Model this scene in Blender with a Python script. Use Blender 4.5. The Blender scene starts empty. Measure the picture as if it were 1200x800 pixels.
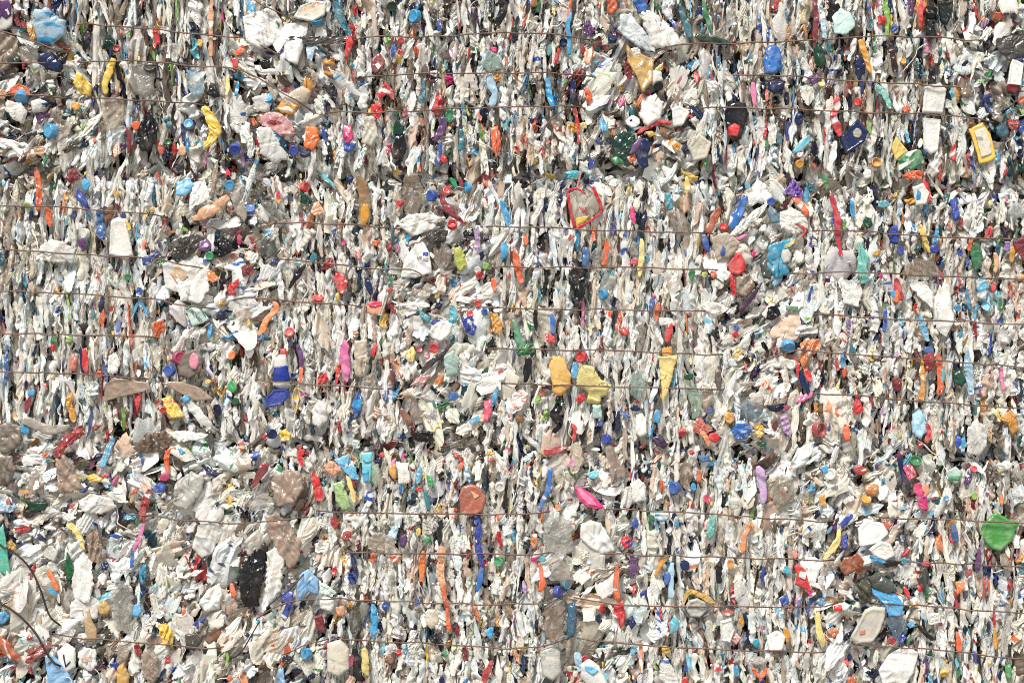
import bpy, math, random
import numpy as np
from mathutils import Vector
random.seed(7)
rng = np.random.default_rng(11)
C = bpy.context.scene.collection
PX = 1/300.0              # one photo pixel in metres at the face of the bales
ZC = 1.45                 # eye height
def W(x, y): return ((x-600)*PX, (400-y)*PX+ZC)

COL = dict(w='e6e4dc', ww='eae8e2', o='d8cfbd', be='c6b6a1', ta='9a8676', ta2='9b8371', ta3='6f6256', br='7a4d2c', br2='3a2420',
 br3='6a5442', br4='7d4a38', gr='9a968c', gr2='a29a8e', gr3='b9b8b0', gr4='c6c0b4', dg='4b4742', dg2='45433f', dg3='4c4f4a', dg4='6f6c6a', k='141417', k2='2a2a2c',
 nv='15264f', nv2='141c38', bl='1d4fa6', bl2='1668b8', bl3='2a5f98', bl4='17379a', bl5='1d56a8', rb='1b3fa2', lb='2799cc', lb2='6cb8dc', lb3='1f9fb4', lb4='2f9ed8',
 pb='a8cbe0', pb2='c9d0d3', pb3='a3cfe8', sky='83b4dc', sl='55788c', te='156f80', te2='174f63', te3='12889c', te4='1590b2', aq='62bccb', aq2='7cc8bc', aq3='3fb6c2', aq4='6fc2b6',
 pa='b3d2c9', pa2='cfe3d8', pa3='b2cbb2', gn='1b7c47', gn2='22935c', gn3='3f8a63', gn4='14683f', gn5='2a9a55', gn6='0f5c34', lg='86b850', lg2='b4b94e', lg3='a3c283', dgn='12392f', dgn2='144a35', dgn3='10201b', tg='4bb39b', gs='3f9a3c', ol='3c4030',
 r='d0202a', r2='a62a30', dr='7f1a28', dr2='9a1c24', cr='c01f38', or_='e0602c', or2='e8742a', or3='e2884e', or4='b4552c', or5='c07838', rust='9a5030', brick='a9573f',
 am='d8962f', am2='c49a48', am3='8f6a3c', am4='efb95c', ye='e9c148', ye2='efcb66', ye3='e6cf7c', ye4='efd27c', py='ecd98a', tan='b5966a', tn='15506a',
 pk='e27aa4', pk2='d8a0a0', pk3='cf8a98', pk4='e069a6', pk5='d2526e', mg='d6246f', mg2='cc1f52', mg3='a82455', pp='5a3068', pp2='3c2440', pp3='7b52ac', lp='bd9cc6', lp2='9a72b0', pe='dba47c', pe2='d2b48c', pe3='d89a78', sal='dd7a66')
COL['or'] = COL['or_']
def lin(h):
    if not isinstance(h, str): return np.array(h, float)
    h = COL.get(h, h); a = np.array([int(h[i:i+2], 16)/255 for i in (0, 2, 4)])
    return np.where(a <= .04045, a/12.92, ((a+.055)/1.055)**2.4)

# ---------- numeric noise
def _h(ix, iy, iz, s):
    n = (ix*374761393 + iy*668265263 + iz*1274126177 + s*974711) & 0xffffffff
    n = ((n ^ (n >> 13))*1274126177) & 0xffffffff
    n = ((n ^ (n >> 16))*2246822519) & 0xffffffff
    return ((n ^ (n >> 15)) & 0xffff)/32767.5-1
def vn(p, s=0):
    p = np.asarray(p, float); i = np.floor(p).astype(np.int64); f = p-i; f = f*f*(3-2*f)
    x, y, z = i[..., 0], i[..., 1], i[..., 2]; u, v, w = f[..., 0], f[..., 1], f[..., 2]
    def L(a, b, t): return a+(b-a)*t
    c = lambda a, b, d: _h(x+a, y+b, z+d, s)
    return L(L(L(c(0,0,0), c(1,0,0), u), L(c(0,1,0), c(1,1,0), u), v),
             L(L(c(0,0,1), c(1,0,1), u), L(c(0,1,1), c(1,1,1), u), v), w)
def crump(x, z, f, s):
    """sharp creases: folded noise, two sizes; x, z in pixels, result about -1..1"""
    x = np.asarray(x, float); z = np.asarray(z, float); t = (s*1.7) % 3.14; st = .3+.5*((s*.37) % 1)
    x, z = x*math.cos(t)+z*math.sin(t), (z*math.cos(t)-x*math.sin(t))*st
    p = np.stack([x*f, z*f, 0*x+s*3.17], -1)
    q = p + .8*np.stack([vn(p*1.1+9, s), vn(p*1.1+31, s+1), 0*x], -1)
    return 1.2-2.2*np.abs(vn(q, s+2)) - .9*np.abs(vn(q*2.3+5, s+3)) - .2

def folds(x, z, seed, n, wl, dir0, spread=.5):
    """creased sheet: skewed triangle pleats, flat between sharp ridges; about -1..1"""
    r = np.random.default_rng(seed); x = np.asarray(x, float); z = np.asarray(z, float); h = 0*x
    for i in range(n):
        a = dir0+r.normal(0, spread)*(1 if i else .5); w = wl*r.uniform(.6, 1.5); k = r.uniform(.2, .8)
        q = (x*math.cos(a)+z*math.sin(a))/w+r.random()+.85*vn(np.stack([x/wl*.5, z/wl*.3, 0*x+seed], -1), seed+i)
        t = q % 1; tri = np.where(t < k, t/k, (1-t)/(1-k))-.5
        h = h+tri*r.uniform(.5, 1.2)*(.5+.9*vn(np.stack([x/wl*.5, z/wl*.3, 0*x+seed+7.7], -1), seed+i+3))/(1+.35*i)
    return h
# ---------- materials
def plastic_material(name, film=0):
    m = bpy.data.materials.new(name); m.use_nodes = True; nt = m.node_tree; N = nt.nodes; L = nt.links
    for n in list(N): N.remove(n)
    def node(t, **k):
        n = N.new(t)
        for a, b in k.items(): setattr(n, a, b)
        return n
    def math_(op, a, b=None, c=None, clamp=False):
        n = node('ShaderNodeMath', operation=op, use_clamp=clamp)
        for i, v in enumerate((a, b, c)):
            if v is None: continue
            if isinstance(v, (int, float)): n.inputs[i].default_value = v
            else: L.new(v, n.inputs[i])
        return n.outputs[0]
    def noise(vec, scale, detail, rough=.5, typ=None):
        n = node('ShaderNodeTexNoise'); n.inputs['Scale'].default_value = scale
        n.inputs['Detail'].default_value = detail; n.inputs['Roughness'].default_value = rough
        if typ: n.noise_type = typ
        L.new(vec, n.inputs['Vector']); return n.outputs['Fac']
    def mix(f, a, b):
        n = node('ShaderNodeMix', data_type='RGBA')
        for s, v in ((0, f), (6, a), (7, b)):
            if isinstance(v, (int, float)): n.inputs[s].default_value = v
            elif isinstance(v, tuple): n.inputs[s].default_value = v
            else: L.new(v, n.inputs[s])
        return n.outputs[2]
    def ramp(x, a, b):
        n = node('ShaderNodeMapRange', interpolation_type='SMOOTHSTEP')
        n.inputs[1].default_value = a; n.inputs[2].default_value = b
        L.new(x, n.inputs[0]); return n.outputs[0]
    c1 = node('ShaderNodeAttribute', attribute_name='Col'); c2 = node('ShaderNodeAttribute', attribute_name='Col2')
    lv = node('ShaderNodeAttribute', attribute_name='luv').outputs['Vector']
    amt = c2.outputs['Alpha']
    thr = math_('MULTIPLY_ADD', amt, -.34, .74)
    sq = node('ShaderNodeVectorMath', operation='MULTIPLY'); L.new(lv, sq.inputs[0]); sq.inputs[1].default_value = (.55, 1.5, 1)
    pn = noise(sq.outputs[0], .075, 1.2, .4)
    pm = math_('MULTIPLY', math_('MULTIPLY', math_('SUBTRACT', pn, thr), 22, clamp=True), math_('GREATER_THAN', amt, .01))
    col = mix(pm, c1.outputs['Color'], c2.outputs['Color'])
    # rows of fine print on some printed pieces
    wv = node('ShaderNodeTexWave', wave_type='BANDS', bands_direction='Y'); wv.inputs['Scale'].default_value = .11
    L.new(lv, wv.inputs['Vector'])
    tx = math_('MULTIPLY', math_('MULTIPLY', ramp(wv.outputs['Fac'], .55, .8), ramp(noise(lv, .8, 1), .5, .6)), ramp(noise(lv, .05, 1), .52, .56))
    tx = math_('MULTIPLY', math_('MULTIPLY', tx, .5), math_('GREATER_THAN', amt, .01))
    col = mix(tx, col, (.05, .05, .07, 1))
    # faded and tinted patches of the plastic itself
    v1 = ramp(noise(lv, .07, 2, .5), .42, .62); v2 = ramp(noise(sq.outputs[0], .12, 2, .5), .45, .62)
    hm = node('ShaderNodeMix', data_type='RGBA', blend_type='MULTIPLY'); hm.inputs[0].default_value = 1
    L.new(col, hm.inputs[6]); L.new(mix(v1, (1, .985, .96, 1), (.83, .875, .89, 1)), hm.inputs[7]); col = hm.outputs[2]
    lum = node('ShaderNodeRGBToBW'); L.new(c1.outputs['Color'], lum.inputs[0])
    col = mix(math_('MULTIPLY', math_('MULTIPLY', v2, .15), ramp(lum.outputs[0], .02, .2)), col, (.74, .69, .60, 1))
    # dirt: smears, runs and specks
    d1 = math_('MULTIPLY', ramp(noise(lv, .045, 6, .72), .50, .76), .4)
    col = mix(d1, col, (.23, .165, .115, 1))
    cm = ramp(noise(lv, .06, 2, .5), .48, .62)
    d2 = math_('MULTIPLY', math_('MULTIPLY', ramp(noise(lv, .42, 3, .6), .57, .68), .5), cm)
    col = mix(d2, col, (.15, .105, .07, 1))
    d3 = math_('MULTIPLY', math_('MULTIPLY', ramp(noise(lv, .8, 2, .6), .62, .70), .6), cm)
    col = mix(d3, col, (.06, .045, .035, 1))
    vo = node('ShaderNodeTexVoronoi', feature='DISTANCE_TO_EDGE'); vo.inputs['Scale'].default_value = .16
    wn = node('ShaderNodeTexNoise'); wn.inputs['Scale'].default_value = .12; wn.inputs['Detail'].default_value = 2
    L.new(lv, wn.inputs['Vector'])
    va = node('ShaderNodeVectorMath', operation='MULTIPLY_ADD'); L.new(wn.outputs['Color'], va.inputs[0])
    va.inputs[1].default_value = (7, 7, 7); L.new(lv, va.inputs[2]); L.new(va.outputs[0], vo.inputs['Vector'])
    st = node('ShaderNodeVectorMath', operation='MULTIPLY'); L.new(va.outputs[0], st.inputs[0]); st.inputs[1].default_value = (1, .22, 1)
    streak = noise(st.outputs[0], .26, 3, .55, 'RIDGED_MULTIFRACTAL')
    b = node('ShaderNodeBsdfPrincipled'); L.new(col, b.inputs['Base Color'])
    g = c1.outputs['Alpha']
    ro = math_('MULTIPLY_ADD', g, -.3, .42)
    ro = math_('ADD', ro, math_('MULTIPLY', d1, .4), clamp=True)
    L.new(ro, b.inputs['Roughness'])
    b.inputs['Specular IOR Level'].default_value = .58
    hgt = math_('ADD', math_('MULTIPLY', math_('MINIMUM', vo.outputs['Distance'], .3), 1.5), math_('MULTIPLY_ADD', streak, 1.0, math_('MULTIPLY', noise(lv, .4, 1, .5), .15)))
    bp = node('ShaderNodeBump'); bp.inputs['Strength'].default_value = .34; bp.inputs['Distance'].default_value = .003
    L.new(hgt, bp.inputs['Height']); L.new(bp.outputs[0], b.inputs['Normal'])
    out = node('ShaderNodeOutputMaterial')
    if film:
        tr = node('ShaderNodeBsdfTransparent'); tr.inputs[0].default_value = (.93, .92, .9, 1)
        
        if film == 1: b.inputs['Roughness'].default_value = .2; L.remove(b.inputs['Roughness'].links[0])
        ms = node('ShaderNodeMixShader')
        lw = node('ShaderNodeLayerWeight'); lw.inputs[0].default_value = .35
        fac = math_('ADD', math_('MULTIPLY', lw.outputs['Facing'], .5), math_('MULTIPLY_ADD', noise(lv, .07, 3), .4, .10 if film == 1 else .5), clamp=True)
        L.new(fac, ms.inputs[0]); L.new(tr.outputs[0], ms.inputs[1]); L.new(b.outputs[0], ms.inputs[2])
        L.new(ms.outputs[0], out.inputs[0])
    else:
        tl = node('ShaderNodeBsdfTranslucent'); L.new(col, tl.inputs[0])
        ms = node('ShaderNodeMixShader'); ms.inputs[0].default_value = .13
        L.new(b.outputs[0], ms.inputs[1]); L.new(tl.outputs[0], ms.inputs[2]); L.new(ms.outputs[0], out.inputs[0])
    return m
M_PL = plastic_material('dirty_plastic'); M_FI = plastic_material('clear_film', 1); M_MK = plastic_material('milky_film', 2)
def simple_mat(name, c1, c2, scale, rough, metal=0, bump=.3, dist=.004):
    m = bpy.data.materials.new(name); m.use_nodes = True; nt = m.node_tree; b = nt.nodes['Principled BSDF']
    tc = nt.nodes.new('ShaderNodeTexCoord'); n = nt.nodes.new('ShaderNodeTexNoise'); n.inputs['Scale'].default_value = scale
    n.inputs['Detail'].default_value = 6; nt.links.new(tc.outputs['Object'], n.inputs['Vector'])
    cr = nt.nodes.new('ShaderNodeValToRGB'); cr.color_ramp.elements[0].position = .35; cr.color_ramp.elements[1].position = .66
    cr.color_ramp.elements[0].color = (*c1, 1); cr.color_ramp.elements[1].color = (*c2, 1)
    nt.links.new(n.outputs['Fac'], cr.inputs[0]); nt.links.new(cr.outputs[0], b.inputs['Base Color'])
    b.inputs['Roughness'].default_value = rough; b.inputs['Metallic'].default_value = metal
    bp = nt.nodes.new('ShaderNodeBump'); bp.inputs['Strength'].default_value = bump; bp.inputs['Distance'].default_value = dist
    nt.links.new(n.outputs['Fac'], bp.inputs['Height']); nt.links.new(bp.outputs[0], b.inputs['Normal'])
    return m
M_WIRE = simple_mat('rusty_wire', (.085, .05, .038), (.21, .125, .088), 60, .65, .2)
M_DWIRE = simple_mat('dark_wire', (.02, .015, .012), (.06, .04, .03), 60, .5, .4)
M_CORE = simple_mat('packed_dirt_core', (.02, .016, .013), (.08, .06, .045), 30, .9)
M_GROUND = simple_mat('concrete', (.22, .20, .18), (.36, .34, .31), 3, .9)

# ---------- mesh helpers
def turn(v):
    t = random.gauss(0, .6); c, q = math.cos(t), math.sin(t); return v@np.array([[c, q, 0], [-q, c, 0], [0, 0, 1]])
def mesh_obj(name, co, faces, col=(.8, .8, .8), col2=None, gloss=.3, pamt=0, luv=None, mat=None, smooth=True, parent=None, loc=None, link=True):
    """faces: list of (n,k) int arrays"""
    me = bpy.data.meshes.new(name); nv = len(co)
    loops = np.concatenate([f.ravel() for f in faces]); tot = np.concatenate([np.full(len(f), f.shape[1]) for f in faces])
    start = np.concatenate([[0], np.cumsum(tot)[:-1]])
    me.vertices.add(nv); me.vertices.foreach_set('co', np.asarray(co, np.float32).ravel())
    me.loops.add(len(loops)); me.loops.foreach_set('vertex_index', loops.astype(np.int32))
    me.polygons.add(len(tot)); me.polygons.foreach_set('loop_start', start.astype(np.int32))
    if isinstance(smooth, bool): smooth = np.full(len(tot), smooth)
    me.polygons.foreach_set('use_smooth', smooth)
    me.update(calc_edges=True); me.validate()
    def at(nm, typ, d):
        a = me.attributes.new(nm, typ, 'POINT')
        a.data.foreach_set('color' if typ == 'FLOAT_COLOR' else 'vector', np.asarray(d, np.float32).ravel())
    col = np.asarray(col, float); 
    if col.ndim == 1: col = np.tile(np.append(col[:3], gloss), (nv, 1))
    c2 = np.zeros((nv, 4))
    if col2 is not None:
        c2 = np.asarray(col2, float)
        if c2.ndim == 1: c2 = np.tile(np.append(c2[:3], pamt), (nv, 1))
    at('Col', 'FLOAT_COLOR', col); at('Col2', 'FLOAT_COLOR', c2)
    at('luv', 'FLOAT_VECTOR', luv if luv is not None else turn(np.asarray(co)[:, [0, 2, 1]]/PX) + random.random()*900)
    for x in (mat if isinstance(mat, (list, tuple)) else [mat or M_PL]): me.materials.append(x)
    o = bpy.data.objects.new(name, me)
    if link: C.objects.link(o)
    if parent: o.parent = parent
    if loc is not None: o.location = loc
    return o
def quads(nu, nv, wrap=False):
    i = np.arange(nu-(0 if wrap else 1)); j = np.arange(nv-1); I, J = np.meshgrid(i, j, indexing='ij'); I2 = (I+1) % nu
    return np.stack([I*nv+J, I2*nv+J, I2*nv+J+1, I*nv+J+1], -1).reshape(-1, 4)

# ---------- traced pieces: every builder returns local pixel coords (x right, z up, d towards the viewer) + faces
def resample(pts, step, closed=True):
    pts = np.array(pts, float); q = np.vstack([pts, pts[:1]]) if closed else pts
    out = []
    for a, b in zip(q[:-1], q[1:]):
        n = max(1, int(round(np.hypot(*(b-a))/step)))
        for t in range(n): out.append(a+(b-a)*t/n)
    if not closed: out.append(q[-1])
    return np.array(out)
def poly_geo(pts, bulge, cr, seed, jit=.8, flat=.5, mode='film'):
    pts = np.array(pts, float)
    step = 1.8
    o = resample(pts, step); n = len(o)
    if n < 12: o = resample(pts, step*n/14.); n = len(o)
    a = np.roll(o, -1, 0); A = (o[:, 0]*a[:, 1]-a[:, 0]*o[:, 1])
    c = ((o+a)*A[:, None]).sum(0)/(3*A.sum()) if abs(A.sum()) > 1e-6 else o.mean(0)
    cr = min(cr, 2.2)
    t_ = np.stack([o[:, 0]*.35, o[:, 1]*.35, 0*o[:, 0]+seed], -1)
    o = o + (jit if jit < .5 else min(2.2, .35+.05*np.hypot(*(o-c).T).mean()))*np.stack([vn(t_, seed)+.6*vn(t_*3, seed+2), vn(t_+40, seed)+.6*vn(t_*3+9, seed+2)], -1)
    R = np.hypot(*(o-c).T).mean(); K = int(max(4, min(20, R/1.8)))
    ts = np.linspace(0, 1, K+1)[1:]
    V = [np.array([[c[0], c[1], 0.]])]; 
    for t in ts: V.append(np.column_stack([c+(o-c)*t, np.zeros(n)]))
    P = np.vstack(V); T = np.concatenate([[0], np.repeat(ts, n)])
    env = (1-T**7)**(flat*.6)
    tilt = np.random.default_rng(seed).normal(0, .09, 2)
    f = min(.22, 2.2/max(6, R)); rg = np.random.default_rng(seed); xy = P[:, :2]-c
    h = np.full(len(P), 9e9)
    for k in range(rg.integers(5, 9)):      # crushed into flat facets
        a_ = rg.uniform(0, 2*np.pi); sl = rg.uniform(.1, .75)*bulge/max(R, 3); h = np.minimum(h, bulge*rg.uniform(.55, 1.15)-sl*(xy@np.array([np.cos(a_), np.sin(a_)])))
    fo = folds(P[:, 0], P[:, 1], seed, 2, max(5.5, min(19, R*.85)), rg.uniform(-.9, .9), .22)
    if mode == 'cyl':       # flattened bottle: rounded across its short side, ribs along it
        ev, U = np.linalg.eigh(np.cov((o-c).T)); sx_, lx_ = xy@U[:, 0], xy@U[:, 1]; sm_ = np.abs((o-c)@U[:, 0]).max()+.1; lm_ = np.abs((o-c)@U[:, 1]).max()+.1
        h = bulge*1.9*(np.sqrt(np.maximum(0, 1-(.97*sx_/sm_)**2))-.25) + .55*np.abs((lx_/rg.uniform(4, 7)) % 2-1)*(np.abs(lx_/lm_-rg.uniform(-.4, .4)) > .3) - bulge*.35*np.maximum(0, 1-np.abs(lx_+.4*sx_-rg.uniform(-.4, .4)*lm_)/3)
        cr = cr*.55
    if mode == 'rim':       # tray, tub or lid: raised rim round a sunken floor
        h = bulge*.6+3.2*np.exp(-((T-.86)/.07)**2)+(T < .8)*-1.2+.3*h; cr = cr*.5
    if mode == 'film': fo = fo+.5*folds(P[:, 0], P[:, 1], seed, 1, max(3.6, min(7, R*.33)), rg.uniform(-.7, .7), .3)
    P[:, 2] = env*h*.4 + cr*2.1*fo*(.5+.5*env) + cr*.55*crump(P[:, 0], P[:, 1], f*1.3, seed)*env + xy@tilt
    P[0, 2] = P[1:1+n, 2].mean()
    nb = len(P); back = np.column_stack([o, P[-n:, 2]-1.2]); bc = np.array([[c[0], c[1], min(P[0, 2]-2, -bulge*.3)]])
    bm = np.column_stack([c+(o-c)*.55, np.full(n, bc[0, 2])])
    P = np.vstack([P, back, bm, bc]); i = np.arange(n); j = (i+1) % n
    F3 = [np.column_stack([0*i, 1+i, 1+j])]; F4 = []
    for k in range(K-1): F4.append(np.column_stack([1+k*n+i, 1+(k+1)*n+i, 1+(k+1)*n+j, 1+k*n+j]))
    F4.append(np.column_stack([1+(K-1)*n+i, nb+i, nb+j, 1+(K-1)*n+j]))
    F4.append(np.column_stack([nb+i, nb+n+i, nb+n+j, nb+j])); F3.append(np.column_stack([nb+n+i, nb+2*n+0*i, nb+n+j]))
    return P, [np.vstack(F4), np.vstack(F3)], c, nb
def smooth_path(pts, ws, step=2.4):
    pts = np.array(pts, float); n = len(pts)
    ws = np.interp(np.linspace(0, 1, n), np.linspace(0, 1, len(ws)), ws)
    P = np.vstack([2*pts[0]-pts[1], pts, 2*pts[-1]-pts[-2]]); out = []; wo = []
    for k in range(n-1):
        p0, p1, p2, p3 = P[k:k+4]; m = max(2, int(np.hypot(*(p2-p1))/step))
        for t in np.arange(m)/m:
            out.append(.5*((2*p1)+(-p0+p2)*t+(2*p0-5*p1+4*p2-p3)*t*t+(-p0+3*p1-3*p2+p3)*t**3)); wo.append(ws[k]+(ws[k+1]-ws[k])*t)
    out.append(pts[-1]); wo.append(ws[-1]); return np.array(out), np.array(wo)
def strip_geo(pts, ws, cr, seed, thick=.17, back=.14):
    ctr, w = smooth_path(pts, ws); m = len(ctr)
    tg = np.gradient(ctr, axis=0); tg /= np.hypot(*tg.T)[:, None]+1e-9; nm = np.column_stack([-tg[:, 1], tg[:, 0]])
    s_ = np.arange(m)*.33
    w = w*(1+.16*vn(np.column_stack([s_, 0*s_, 0*s_+seed]), seed))
    rs = np.random.default_rng(seed); v_ = np.arange(m)/max(1, m-1); lw = np.ones(m); rw = np.ones(m)
    if thick < .2:      # torn ends and ragged sides
        for side in (lw, rw):
            side *= np.minimum(1, rs.uniform(.1, 1)+v_*rs.uniform(2, 9))*np.minimum(1, rs.uniform(.1, 1)+(1-v_)*rs.uniform(2, 9))
            side *= 1+.28*vn(np.column_stack([s_*2.1, 0*s_+rs.random()*50, 0*s_]), seed+9)
    nc = 16; th = np.linspace(0, 2*np.pi, nc, endpoint=False); cs, sn = np.cos(th), np.sin(th)
    P = np.zeros((nc, m, 3))
    P[..., :2] = ctr[None]+nm[None]*(w[None]*.5*cs[:, None]*np.where(cs[:, None] > 0, lw[None], rw[None]))[..., None]
    dep = np.where(sn > 0, thick, back)[:, None]*w[None]*np.sign(sn)[:, None]*np.abs(sn)[:, None]**.8
    X, Z = P[..., 0], P[..., 1]
    pl = np.abs(((np.arange(nc)[:, None]*.9+1.3*vn(np.stack([s_, 0*s_, 0*s_+seed+.3], -1), seed+4)[None]) % 2)-1)-.5
    P[..., 2] = dep + (cr*crump(X, Z, .16, seed)+.09*w[None]*pl)*(sn[:, None] > -.1)
    P = P.reshape(-1, 3); q = quads(nc, m, True); k = len(P)
    P = np.vstack([P, [*ctr[0], 0], [*ctr[-1], 0]]); i = np.arange(nc); j = (i+1) % nc
    F3 = np.vstack([np.column_stack([i*m, 0*i+k, j*m]), np.column_stack([i*m+m-1, j*m+m-1, 0*i+k+1])])
    return P, [q, F3], ctr.mean(0), k
def lathe_cap(rx, ry, seed, inner=False):
    r = max(rx, ry); ra = random.Random(seed); n = 24
    prof = ([(r*.98, -r*.7), (r, 0), (r*.98, r*.16), (r*.9, r*.24), (r*.72, r*.26), (r*.68, r*.21), (r*.3, r*.22)] if not inner else
            [(r*.98, -r*.7), (r, 0), (r*.99, r*.2), (r*.9, r*.24), (r*.82, r*.2), (r*.79, -r*.35), (r*.35, -r*.4)])
    P = []; 
    for k, (a, h) in enumerate(prof):
        for i in range(n):
            t = 2*math.pi*i/n; rr = a*(1-.035*(i % 2) if k < 3 else 1)
            P.append((rr*math.cos(t), rr*math.sin(t), h))
    P.append((0, 0, prof[-1][1])); P = np.array(P)
    tilt = math.acos(max(.3, min(rx, ry)/r*.97)); s = ra.choice((-1, 1))
    if ry <= rx: P = P@np.array([[1, 0, 0], [0, math.cos(tilt), s*math.sin(tilt)], [0, -s*math.sin(tilt), math.cos(tilt)]])
    else: P = P@np.array([[math.cos(tilt), 0, s*math.sin(tilt)], [0, 1, 0], [-s*math.sin(tilt), 0, math.cos(tilt)]])
    P = P + .06*r*np.column_stack([vn(P*.3/r*3+seed, seed), vn(P*.3/r*3+seed+9, seed), 0*P[:, 0]])
    i = np.arange(n); j = (i+1) % n
    F4 = [np.column_stack([k*n+i, k*n+j, (k+1)*n+j, (k+1)*n+i]) for k in range(len(prof)-1)]
    F3 = np.column_stack([(len(prof)-1)*n+i, (len(prof)-1)*n+j, 0*i+len(prof)*n])
    return P, [np.vstack(F4), F3]

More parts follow.
